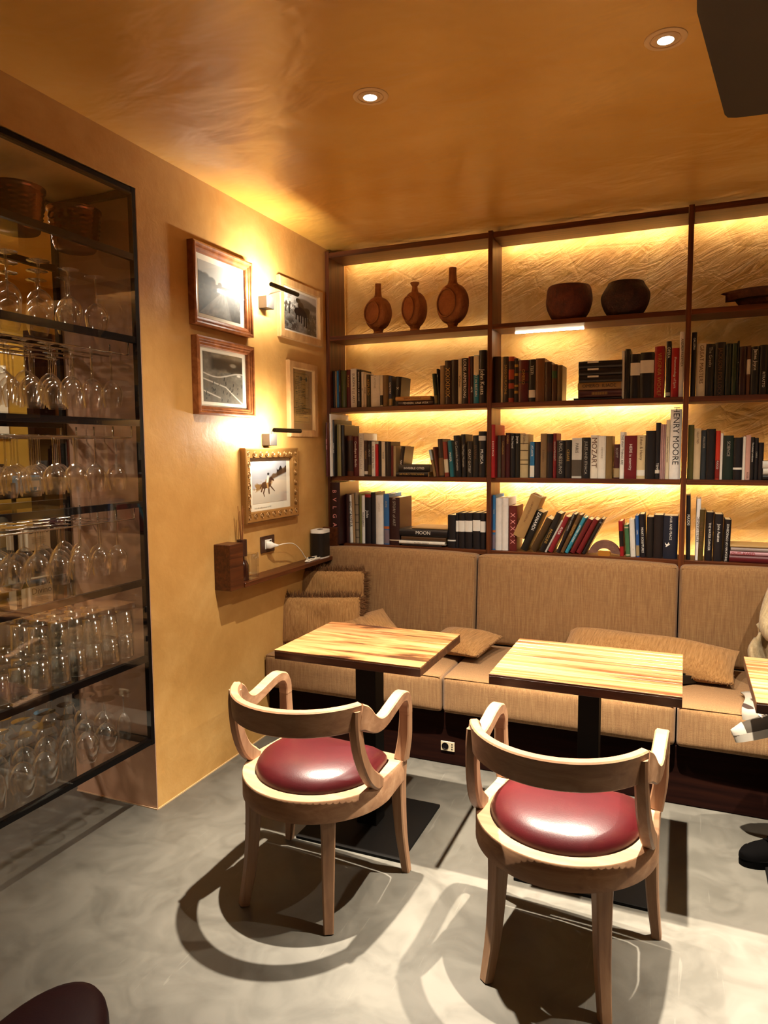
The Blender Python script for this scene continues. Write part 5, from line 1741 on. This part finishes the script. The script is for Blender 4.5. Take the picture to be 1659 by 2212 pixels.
pillow('brown fringed pillow leaning in the corner, nearer the table', .44, .25, .075, (.185, -.46, .572), (.92, .36, 0), (.06, .16, .95), seed=1, pinch=.03, p=4)
pillow('brown fringed pillow leaning in the corner, behind the other fringed one', .38, .30, .075, (.155, -.27, .66), (.95, .28, 0), (.03, .12, .98), seed=2, pinch=.03, p=4)
pillow('plain brown pillow lying with one corner up behind the left table', .37, .37, .08, (.44, -.475, .535), (.74, .64, .2), (-.69, .70, .2), fr=False, seed=3)
pillow('brown fringed pillow lying flat to the right of the left table', .34, .30, .10, (.955, -.36, .505), (.97, -.2, .0), (.2, .95, .12), seed=4, sides='rb', L=.02)
pillow('long brown bolster pillow lying behind the middle table', .78, .26, .15, (1.845, -.315, .525), (.97, -.13, -.02), (.1, .95, .35), seed=6, sides='b', pinch=.06, L=.02)

bgx = thing('black_bag', 'small black bag lying on the seat cushion behind the middle table', 'bag', (1.96, -.42, .452))
mb = MB()
ol = [(-.10, -.07), (.02, -.085), (.105, -.03), (.115, -.01), (.09, .02), (-.02, .06), (-.10, .05)]
mb.prism(ol, 0, .035)
mb.build('pouch', M['black'], bgx, 30)
MB().prism([(a * .8, b * .8) for a, b in ol], .035, .042).build('flap', M['black'], bgx, 30)
MB().tube([(-.09, -.04, .043), (.09, -.018, .043)], .003, 6).build('zip', M['steel'], bgx)

# ================================================================== TABLES


def table(label, x0, x1, y0, y1, top, rows, mat, px, py, pw, base, seed):
    rnd = random.Random(seed)
    t = thing('cafe_table', label, 'table', (px, py, 0), group='square wooden tables along the bench')
    n = rows
    cuts = [0.0]
    for i in range(n):
        cuts.append(cuts[-1] + rnd.uniform(.8, 1.25))
    tot = cuts[-1]
    th = .036
    ex = .0035
    MB().cbox(x0 - px, x1 - px, y0 - py, y1 - py, top - th, top - .006, .0015).build('tabletop', M['edge_wood'], t)
    for i in range(n):
        a = y0 + ex * 0 + (y1 - y0) * cuts[i] / tot
        c = y0 + (y1 - y0) * cuts[i + 1] / tot
        dz = rnd.uniform(-.0003, .0003)
        MB().cbox(x0 - px, x1 - px, a - py + .0002, c - py - .0002, top - .0062, top + dz, .0006).build('plank', mat, t)
    MB().cbox(-pw / 2, pw / 2, -pw / 2, pw / 2, .012, top - th - .004, .002).build('pedestal', M['steel_matte'], t)
    MB().cbox(-base / 2, base / 2, -base / 2, base / 2, .001, .012, .0015).build('base_plate', M['steel_matte'], t)
    MB().cbox(-.14, .14, -.14, .14, top - th - .006, top - th, .001).build('top_bracket', M['steel_matte'], t)
    return t


table('square wooden table with dark knots, nearest the corner', .56, 1.156, -1.535, -1.055, .735, 6, M['plank_a'], .866, -1.325, .085, .44, 1)
table('square wooden table of narrow pale strips, the middle one of three', 1.397, 2.005, -1.515, -1.026, .735, 12, M['plank_b'], 1.703, -1.27, .072, .44, 2)
table('wooden table cut by the right edge, in front of the seated person', 2.21, 2.82, -1.476, -.975, .735, 9, M['plank_b'], 2.515, -1.23, .075, .44, 3)

# ================================================================== CHAIRS


def seat_outline(inset=0.0, n=40):
    a0 = []
    ax, by, fx, fy = .262 - inset, .272 - inset, .250 - inset, .178 - inset
    for i in range(n + 1):
        a = PI + PI * i / n
        a0.append((ax * math.cos(a), by * math.sin(a)))
    r = .03
    a0 += [(fx + .004, fy * .5), (fx, fy - r), (fx - .006, fy - .01), (fx - r, fy)]
    a0 += [(0, fy + .006)]
    a0 += [(-fx + r, fy), (-fx + .006, fy - .01), (-fx, fy - r), (-fx - .004, fy * .5)]
    return a0


def make_chair(label):
    t = thing('armchair', label, 'chair', group='wooden armchairs with red leather seats')
    W_ = M['beech']
    # seat frame ring
    o, i = seat_outline(0), seat_outline(.042)
    n = len(o)
    z0, z1 = .347, .42
    mb = MB()
    for ol, zz in ((o, z0), (o, z1 - .003), ([(a * .992, b * .992) for a, b in o], z1), (i, z1), (i, z0)):
        mb.v += [(a, b, zz) for a, b in ol]
    for r in range(4):
        for k in range(n):
            k2 = (k + 1) % n
            mb.f.append((r * n + k, r * n + k2, (r + 1) * n + k2, (r + 1) * n + k))
    for k in range(n):
        k2 = (k + 1) % n
        mb.f.append((4 * n + k, 4 * n + k2, k2, k))
    mb.build('seat_frame', M['beech_x'], t, 40)
    # cushion
    ci = seat_outline(.046)
    mb = MB()
    levels = [(1.0, .405), (1.0, .424), (.985, .438), (.94, .452), (.85, .466), (.7, .477), (.5, .485), (.25, .489)]
    for s, zz in levels:
        mb.v += [(a * s, (b + .04) * s - .04, zz) for a, b in ci]
    n = len(ci)
    for r in range(len(levels) - 1):
        for k in range(n):
            k2 = (k + 1) % n
            mb.f.append((r * n + k, r * n + k2, (r + 1) * n + k2, (r + 1) * n + k))
    mb.v.append((0, -.04, .49))
    for k in range(n):
        mb.f.append(((len(levels) - 1) * n + k, (len(levels) - 1) * n + (k + 1) % n, len(mb.v) - 1))
    mb.f.append(tuple(range(n))[::-1])
    mb.build('seat', M['red_leather'], t, 180)
    # legs
    for sx in (-1, 1):
        pts = spline([(sx * .226, .150, .4195), (sx * .227, .151, .30), (sx * .234, .158, .14), (sx * .248, .170, .001)], 10)
        MB().sweep(pts, [.052 - .024 * (q / 9) ** .8 for q in range(10)], [.05 - .022 * (q / 9) ** .8 for q in range(10)], up=(0, 1, 0)).build('leg', W_, t, 35)
        pts = spline([(sx * .142, -.193, .4172), (sx * .143, -.195, .30), (sx * .149, -.208, .14), (sx * .162, -.232, .001)], 10)
        MB().sweep(pts, [.054 - .022 * (q / 9) ** .8 for q in range(10)], [.05 - .02 * (q / 9) ** .8 for q in range(10)], up=(sx * .55, -.83, 0)).build('leg', W_, t, 35)
    # back rail
    pts = []
    for q in range(25):
        a = R(203) + R(134) * q / 24
        pts.append((.252 * math.cos(a), -.045 + .262 * math.sin(a), .679))
    MB().sweep(pts, .026, [.084] * 25, up=(0, -.12, 1)).build('back_rail', M['beech_x'], t, 35)
    for sx in (-1, 1):
        cp = [(sx * .233, -.155, .677, .084), (sx * .240, -.135, .668, .076), (sx * .247, -.10, .640, .058), (sx * .250, -.06, .625, .046), (sx * .252, -.02, .628, .040), (sx * .252, .03, .642, .038),
              (sx * .252, .075, .655, .037), (sx * .251, .11, .660, .036), (sx * .251, .143, .650, .036), (sx * .250, .160, .622, .036), (sx * .250, .164, .585, .036)]
        sp_ = spline(cp, 34)
        MB().sweep(sp_[:, :3], [.030 + .008 * min(1, q / 14) for q in range(34)], sp_[:, 3], side=(1, 0, 0)).build('arm', M['beech_x'], t, 35)
        pts = spline([(sx * .250, .164, .586), (sx * .247, .163, .5), (sx * .236, .158, .4202)], 6)
        MB().sweep(pts, [.037, .038, .040, .041, .042, .043], [.035, .036, .037, .039, .041, .044], side=(1, 0, 0)).build('arm_post', W_, t, 35)
        sp_ = spline([(sx * .228, -.166, .700, .036), (sx * .230, -.168, .65, .038), (sx * .234, -.152, .56, .040), (sx * .240, -.112, .48, .046), (sx * .243, -.065, .435, .050), (sx * .243, -.035, .422, .034)], 20)
        MB().sweep(sp_[:, :3], .034, sp_[:, 3], side=(1, 0, 0), c=.006).build('stile', W_, t, 35)
    return t


c1 = make_chair('pale wooden armchair with red leather seat, pulled up to the knotty corner table')
c1.location = (.862, -1.735, 0)
c1.rotation_euler = (0, 0, R(-3))
c2 = copy_tree(c1)
c2['label'] = 'pale wooden armchair with red leather seat at the middle table, nearest the camera'
c2.location = (1.694, -1.758, 0)
c2.rotation_euler = (0, 0, R(-4))

st = thing('leather_stool', 'dark maroon leather stool at the lower left edge, only its rounded corner showing', 'stool', (1.025, -3.085, 0), (0, 0, R(16)))


def superel(a, b, p, n=48):
    return [(a * math.copysign(abs(math.cos(q)) ** (2 / p), math.cos(q)), b * math.copysign(abs(math.sin(q)) ** (2 / p), math.sin(q))) for q in [2 * PI * k / n for k in range(n)]]


mb = MB()
lev = [(.93, .40), (1.0, .415), (1.0, .47), (.985, .485), (.95, .497), (.85, .507), (.6, .514), (.25, .517)]
so_ = superel(.115, .22, 2.0)
for s, z in lev:
    mb.v += [(a * s, b * s, z) for a, b in so_]
n = len(so_)
for r in range(len(lev) - 1):
    for k in range(n):
        mb.f.append((r * n + k, r * n + (k + 1) % n, (r + 1) * n + (k + 1) % n, (r + 1) * n + k))
mb.f += [tuple(range(n))[::-1], tuple((len(lev) - 1) * n + k for k in range(n))]
mb.build('seat', M['maroon_leather'], st, 180)
MB().prism([(a * .92, b * .92) for a, b in so_], .36, .40).build('apron', M['plinth'], st, 40)
for sx in (-1, 1):
    for sy in (-1, 1):
        MB().sweep([(sx * .10, sy * .16, .36), (sx * .12, sy * .18, .001)], [.04, .028], [.04, .028], up=(0, 1, 0)).build('leg', M['plinth'], st)

# ================================================================== SPOTS IN THE CEILING
glow = emit('spot_bulb_glow', (1.0, .95, .84), 14.0)
slab = ['round recessed ceiling spot with cream rim, left of the two in view', 'round recessed ceiling spot with cream rim beside the dark fan blade', 'round recessed ceiling spot over the third table']
allsp = SPOTS + FILL_SPOTS  # the added fill spots get fixtures too
s0 = None
for i, (x, y) in enumerate(allsp):
    if s0 is None:
        s0 = thing('ceiling_spot', slab[0], 'spotlight', (x, y, CEIL), group='recessed spots in the ceiling')
        MB().lathe([(.060, 0), (.059, -.0025), (.054, -.004), (.044, -.0036), (.043, -.001), (.0405, -.0004), (.040, -.003), (.033, -.0035)][::-1], 40).build('rim', M['spot_rim'], s0, 40)
        MB().lathe([(.034, -.0036), (.030, -.007), (.023, -.0075), (.0225, -.0045)], 30).xf(Matrix.Translation((0, -.004, 0))).build('inner_ring', M['spot_rim'], s0, 40)
        MB().lathe([(.0, -.0072), (.0225, -.0072), (.0225, -.005), (0, -.005)], 24).xf(Matrix.Translation((0, -.004, 0))).build('bulb', glow, s0, 40)
    else:
        o = copy_tree(s0)
        o.location = (x, y, CEIL)
        o['label'] = slab[i] if i < 3 else 'unseen ceiling spot added behind the camera as fill, %s of the rear row' % ['left one', 'middle one', 'right one'][i - 3]

# ================================================================== CEILING FAN
fan = thing('ceiling_fan', 'dark brown ceiling fan, one broad rounded blade showing at the upper right', 'fan', (2.10, -2.62, 2.38))
MB().lathe([(.0, -.05), (.08, -.045), (.10, -.01), (.10, .05), (.06, .07), (.02, .08)], 28).build('motor_hub', M['fan'], fan, 40)
MB().lathe([(.014, .08), (.014, .27)], 12).build('rod', M['fan'], fan, 40)
MB().lathe([(.05, .25), (.06, .298), (.02, .299)], 20).build('canopy', M['fan'], fan, 40)
bo = [(-.055, .12), (-.125, .30), (-.128, .44), (-.072, .955), (-.064, .978), (-.045, .988), (-.02, .993), (.06, 1.005), (.14, 1.03), (.19, 1.04), (.2, 1.02), (.17, .7), (.12, .4), (.06, .12)]
for q in range(3):
    bmesh_ = MB().prism(bo, -.006, .006)
    o = bmesh_.build('blade', M['fan'], fan, 40)
    o.rotation_euler = (0, 0, R(-2) + 2 * PI * q / 3)
    o2 = MB().cbox(-.03, .03, .07, .2, -.014, -.006, .002).build('blade_arm', M['steel'], o)

# ================================================================== SEATED PERSON AT THE RIGHT EDGE


def skin_body(name, joints, bones, mat, parent, sub=2):
    """one continuous figure grown over a skeleton; joints: name -> (x, y, z, radius)"""
    me = bpy.data.meshes.new(name)
    names = list(joints)
    me.from_pydata([joints[k][:3] for k in names], [(names.index(a), names.index(b)) for a, b in bones], [])
    o = link(name, me, parent)
    md = o.modifiers.new('Skin', 'SKIN')
    md.use_smooth_shade = True
    for i, k in enumerate(names):
        v = me.skin_vertices[0].data[i]
        r = joints[k][3]
        v.radius = (r, joints[k][4] if len(joints[k]) > 4 else r)
        v.use_root = (i == 0)
    s = o.modifiers.new('Subdivision', 'SUBSURF')
    s.levels = sub
    s.render_levels = sub
    me.materials.append(mat)
    return o


person = thing('person', 'person in dark trousers and cream cardigan sitting cross-legged on the bench, cut off', 'person', (2.62, -.42, .44))
PB = Vector((2.62, -.42, .44))


def J(x, y, z, *r):
    return (x - PB.x, y - PB.y, z - PB.z, *r)


dark = plain('dark_wine_clothes', '1c0708', .85)
cream = fabric('cream_knit', '9a8663', 'b09b77', 'c0ad8a', streak=(90, 90, 6))
skin = plain('skin', 'c08a66', .55)
body = {
    'pelvis': J(2.62, -.36, .555, .135, .115), 'waist': J(2.62, -.335, .70, .125, .10), 'chest': J(2.62, -.31, .90, .145, .105), 'collar': J(2.62, -.30, 1.04, .10, .08), 'neck': J(2.62, -.305, 1.11, .052),
    'shoulder_r': J(2.47, -.305, 1.02, .062), 'elbow_r': J(2.375, -.37, .775, .046), 'wrist_r': J(2.46, -.56, .70, .032), 'shoulder_l': J(2.77, -.305, 1.02, .062), 'elbow_l': J(2.86, -.38, .78, .046), 'wrist_l': J(2.74, -.58, .72, .032),
    'hip_r': J(2.54, -.42, .535, .088), 'knee_r': J(2.475, -.83, .52, .062), 'calf_r': J(2.43, -.90, .33, .055), 'ankle_r': J(2.375, -.965, .115, .040),
    'hip_l': J(2.70, -.42, .545, .088), 'knee_l': J(2.70, -.84, .61, .062), 'calf_l': J(2.55, -.87, .555, .052), 'ankle_l': J(2.375, -.88, .475, .036)}
bones = [('pelvis', 'waist'), ('waist', 'chest'), ('chest', 'collar'), ('collar', 'neck'), ('collar', 'shoulder_r'), ('shoulder_r', 'elbow_r'), ('elbow_r', 'wrist_r'), ('collar', 'shoulder_l'), ('shoulder_l', 'elbow_l'), ('elbow_l', 'wrist_l'),
         ('pelvis', 'hip_r'), ('hip_r', 'knee_r'), ('knee_r', 'calf_r'), ('calf_r', 'ankle_r'), ('pelvis', 'hip_l'), ('hip_l', 'knee_l'), ('knee_l', 'calf_l'), ('calf_l', 'ankle_l')]
skin_body('body', body, bones, dark, person)
# cream cardigan: sleeve and back panel over the right side
car = {'a': J(2.50, -.29, 1.045, .075), 'b': J(2.435, -.325, .95, .072), 'c': J(2.372, -.365, .80, .060), 'd': J(2.352, -.40, .735, .052), 'e': J(2.362, -.44, .705, .058), 'f': J(2.41, -.52, .69, .045), 'g': J(2.45, -.56, .695, .038)}
skin_body('cardigan_sleeve', car, [('a', 'b'), ('b', 'c'), ('c', 'd'), ('d', 'e'), ('e', 'f'), ('f', 'g')], cream, person)
# hem of the cardigan hanging beside the hip
hem = MB()
rows = []
for i in range(15):
    t = i / 14
    row = []
    for j in range(9):
        s = j / 8
        x = 2.30 + .07 * s + .014 * math.sin(t * 9 + s * 3) - .02 * t
        y = -.36 - .05 * t + .05 * s * math.cos(t * 2) + .012 * math.sin(s * 8 + t * 5)
        z = .72 - .23 * t + .01 * math.sin(s * 6)
        row.append(J(x, y, z))
    rows.append(row)
vv = [p for r_ in rows for p in r_]
hem.add(vv, [(i * 9 + j, i * 9 + j + 1, (i + 1) * 9 + j + 1, (i + 1) * 9 + j) for i in range(14) for j in range(8)])
ho = hem.build('cardigan_hem', cream, person, 180)
sm = ho.modifiers.new('Solidify', 'SOLIDIFY')
sm.thickness = .01
# patterned cloth over the seat edge
kp = N('white_leaf_print')
vv_ = kp.n('ShaderNodeTexVoronoi')
vv_.inputs['Scale'].default_value = 13
kp.l(kp.coord((1, 1.2, 1)), vv_.inputs['Vector'])
leafm = kp.set(kp.ramp(vv_.outputs['Distance'], [(.30, lin('34221a')), (.36, lin('9d9384'))]), .85)
cl = MB()
vv = []
for i in range(13):
    t = i / 12
    for j in range(9):
        s = j / 8
        x = 2.235 + .17 * s + .012 * math.sin(t * 7) + .03 * max(0, t - .5)
        d = t * .34
        y = -.55 - min(d, .205) - .004
        z = .468 + .008 * math.sin(s * 7 + t * 6) - max(0, d - .205)
        vv.append(J(x, y, z))
cl.add(vv, [(i * 9 + j, i * 9 + j + 1, (i + 1) * 9 + j + 1, (i + 1) * 9 + j) for i in range(12) for j in range(8)])
co_ = cl.build('patterned_skirt', leafm, person, 180)
sm = co_.modifiers.new('Solidify', 'SOLIDIFY')
sm.thickness = .006
# head
hd = MB()
nu, nv = 28, 20
vv, ff = [], []
for i in range(nv + 1):
    ph = PI * i / nv
    for j in range(nu):
        th = 2 * PI * j / nu
        x, y, z = .074 * math.sin(ph) * math.cos(th), .095 * math.sin(ph) * math.sin(th), .112 * math.cos(ph)
        if z < 0:
            x *= 1 + z * 2.6
            y = y * (1 + z * 1.3) - .012 * (-z / .11)
        f_ = math.exp(-((th - 1.5 * PI) / .16) ** 2)
        y -= .020 * f_ * math.exp(-((z + .012) / .020) ** 2)
        y -= .006 * math.exp(-((th - 1.5 * PI) / .35) ** 2) * math.exp(-((z + .050) / .012) ** 2)
        for e in (-.36, .36):
            y += .007 * math.exp(-((th - 1.5 * PI - e) / .17) ** 2) * math.exp(-((z - .008) / .014) ** 2)
        vv.append(J(2.62 + x, -.325 + y, 1.235 + z))
for i in range(nv):
    for j in range(nu):
        ff.append((i * nu + j, (i + 1) * nu + j, (i + 1) * nu + (j + 1) % nu, i * nu + (j + 1) % nu))
hd.add(vv, ff).build('head', skin, person, 180)
hr = MB()
vv, ff = [], []
for i in range(13):
    ph = PI * .62 * i / 12
    for j in range(nu):
        th = 2 * PI * j / nu
        k_ = 1.0 if math.sin(th) > -.35 else max(.2, 1 - (-.35 - math.sin(th)) * 1.1)
        p2 = ph * k_
        vv.append(J(2.62 + .082 * math.sin(p2) * math.cos(th), -.322 + .103 * math.sin(p2) * math.sin(th), 1.237 + .120 * math.cos(p2)))
for i in range(12):
    for j in range(nu):
        ff.append((i * nu + j, (i + 1) * nu + j, (i + 1) * nu + (j + 1) % nu, i * nu + (j + 1) % nu))
hr.add(vv, ff).build('hair', plain('dark_brown_hair', '24130b', .6), person, 180)
for sx in (-1, 1):
    MB().lathe([(0, -.010), (.008, -.006), (.010, 0), (.008, .006), (0, .010)], 12).xf(Matrix.Translation(J(2.62 + sx * .030, -.404, 1.243))).build('eye', M['white_plastic'], person, 180)
    MB().rbox(-.006, .006, -.014, .012, -.028, .028, .005, 2).xf(Matrix.Translation(J(2.62 + sx * .076, -.32, 1.225))).build('ear', skin, person, 180)
MB().rbox(-.022, .022, -.004, .004, -.005, .005, .0035, 2).xf(Matrix.Translation(J(2.62, -.407, 1.182))).build('mouth', plain('lips', '8a4038', .5), person, 180)


def hand(wx, wy, wz, dirx, side):
    """palm with four curled fingers and a thumb, resting on the lap"""
    d = Vector(dirx).normalized()
    up = Vector((0, 0, 1))
    sd = d.cross(up).normalized() * side
    p0 = Vector((wx, wy, wz)) - PB
    jt, bn = {}, []
    jt['w'] = (*p0, .027, .02)
    jt['p'] = (*(p0 + d * .05), .036, .016)
    bn.append(('w', 'p'))
    o = skin_body('hand', jt, bn, skin, person, 2)
    for i, (off, L) in enumerate(((-.028, .07), (-.009, .08), (.010, .075), (.028, .058))):
        b = p0 + d * .055 + sd * off
        f1 = {'a': (*b, .0095), 'b': (*(b + d * L * .45 + Vector((0, 0, -.004))), .009), 'c': (*(b + d * L * .75 + Vector((0, 0, -.018))), .0085), 'e': (*(b + d * L * .92 + Vector((0, 0, -.034))), .0075)}
        skin_body('finger', f1, [('a', 'b'), ('b', 'c'), ('c', 'e')], skin, o, 1)
    b = p0 + d * .02 - sd * .026
    skin_body('thumb', {'a': (*b, .011), 'b': (*(b + d * .03 - sd * .018), .010), 'c': (*(b + d * .058 - sd * .022 + Vector((0, 0, -.01))), .008)}, [('a', 'b'), ('b', 'c')], skin, o, 1)
    return o


hand(2.47, -.575, .70, (.75, -.5, -.1), 1)
hand(2.735, -.60, .715, (-.8, -.4, -.1), -1)


def shoe(name, heel, toe, up, sole_m, upper_m, toe_m, L=.265):
    """canvas shoe: sole, upper, toe cap, laces; local x along the foot, z up"""
    h, t = Vector(heel), Vector(toe)
    m = axes(h - PB, t - h, Vector(up).cross(t - h))
    root = None
    ln = []
    for i in range(15):
        s = 1 - (1 - i / 14) ** 1.7
        wd = .030 + .014 * math.sin(PI * min(1, s * 1.05)) + .012 * math.exp(-((s - .7) / .2) ** 2)
        if s > .86:
            wd *= max(.2, math.sqrt(max(0, 1 - ((s - .86) / .142) ** 2)))
        if s < .08:
            wd *= .75 + 3 * s
        ln.append((s * L, wd))
    ol = [(a, -b) for a, b in ln] + [(a, b) for a, b in ln[::-1]]
    so_ = MB().prism(ol, 0, .028).build('sole', sole_m, person, 40)
    so_.matrix_local = m
    mb = MB()
    vv = []
    nn = 12
    for a, b in ln:
        s = a / L
        ht = .055 + .05 * math.exp(-((s - .12) / .22) ** 2) - .018 * s
        if s > .8:
            ht *= max(.45, 1 - (s - .8) * 2.2)
        for q in range(nn):
            an = PI * q / (nn - 1)
            vv.append((a, -b * .93 * math.cos(an), .026 + ht * math.sin(an) ** .8))
    for i in range(14):
        for q in range(nn - 1):
            mb.f.append((i * nn + q, i * nn + q + 1, (i + 1) * nn + q + 1, (i + 1) * nn + q))
    mb.v = vv
    mb.f += [tuple(range(nn)), tuple(14 * nn + q for q in range(nn))[::-1]]
    u = mb.build('shoe_upper', upper_m, person, 60)
    u.matrix_local = m
    mb = MB()
    vv = []
    for i in range(9, 15):
        a, b = ln[i]
        s = a / L
        ht = .058 + .05 * math.exp(-((s - .12) / .22) ** 2) - .018 * s
        if s > .8:
            ht *= max(.45, 1 - (s - .8) * 2.2)
        for q in range(nn):
            an = PI * q / (nn - 1)
            vv.append((a + .002, -b * .97 * math.cos(an), .026 + ht * math.sin(an) ** .8))
    mb.add(vv, [(i * nn + q, i * nn + q + 1, (i + 1) * nn + q + 1, (i + 1) * nn + q) for i in range(5) for q in range(nn - 1)])
    mb.f.append(tuple(5 * nn + q for q in range(nn))[::-1])
    tcp = mb.build('toe_cap', toe_m, person, 60)
    tcp.matrix_local = m
    for q in range(3):
        lc = MB().tube([(L * (.42 + .07 * q), -.026, .078 - .006 * q), (L * (.44 + .07 * q), 0, .092 - .007 * q), (L * (.42 + .07 * q), .026, .078 - .006 * q)], .003, 6)
        o = lc.build('lace', M['white_plastic'] if toe_m is not upper_m else upper_m, person, 60)
        o.matrix_local = m


M['matte_black'] = plain('matte_black_suede', '030202', .9, 0, .05)
shoe('sneaker', (2.445, -.885, .475), (2.185, -.93, .385), (-.38, .22, .9), plain('white_rubber', '8f877a', .7), plain('grey_canvas', '332a20', .9), plain('white_canvas', '978f82', .8))
shoe('shoe', (2.43, -.93, .001), (2.235, -1.075, .001), (0, 0, 1), M['matte_black'], M['matte_black'], M['matte_black'])

for (x, y, e), lab in zip(KITCHEN_FILL, ('further from the yellow wall', 'near the yellow wall')):
    o = copy_tree(s0)  # fixture for an added spot behind the cabinet
    o.location = (x, y, CEIL)
    o['label'] = 'added unseen fill spot in the room behind the cabinet, ' + lab

# ================================================================== UPLIGHT ADDED BEYOND THE RIGHT EDGE TO BRIGHTEN THE CEILING
up = thing('added_uplight', 'metal half-bowl uplight added on the right wall, unseen, to brighten the ceiling', 'lamp', (4.395, -1.9, 1.95))
mb = MB()
prof = [(.02, -.12), (.07, -.09), (.11, -.03), (.125, .03)]
vv = [( -r * math.sin(PI * k_ / 16), -r * math.cos(PI * k_ / 16), z) for k_ in range(17) for r, z in prof]
mb.add(vv, [(k_ * 4 + i, (k_ + 1) * 4 + i, (k_ + 1) * 4 + i + 1, k_ * 4 + i + 1) for k_ in range(16) for i in range(3)])
mb.build('shade', M['nickel'], up, 60)
MB().cbox(-.012, 0.0, -.06, .06, -.12, .03, .002).build('wall_plate', M['nickel'], up)
light('uplight', 'SPOT', (4.30, -1.9, 2.0), 380.0, (1.0, .84, .6), (R(180), R(28), 0), spot_size=R(150), spot_blend=.6, shadow_soft_size=.08)  # added upward light for a brighter ceiling
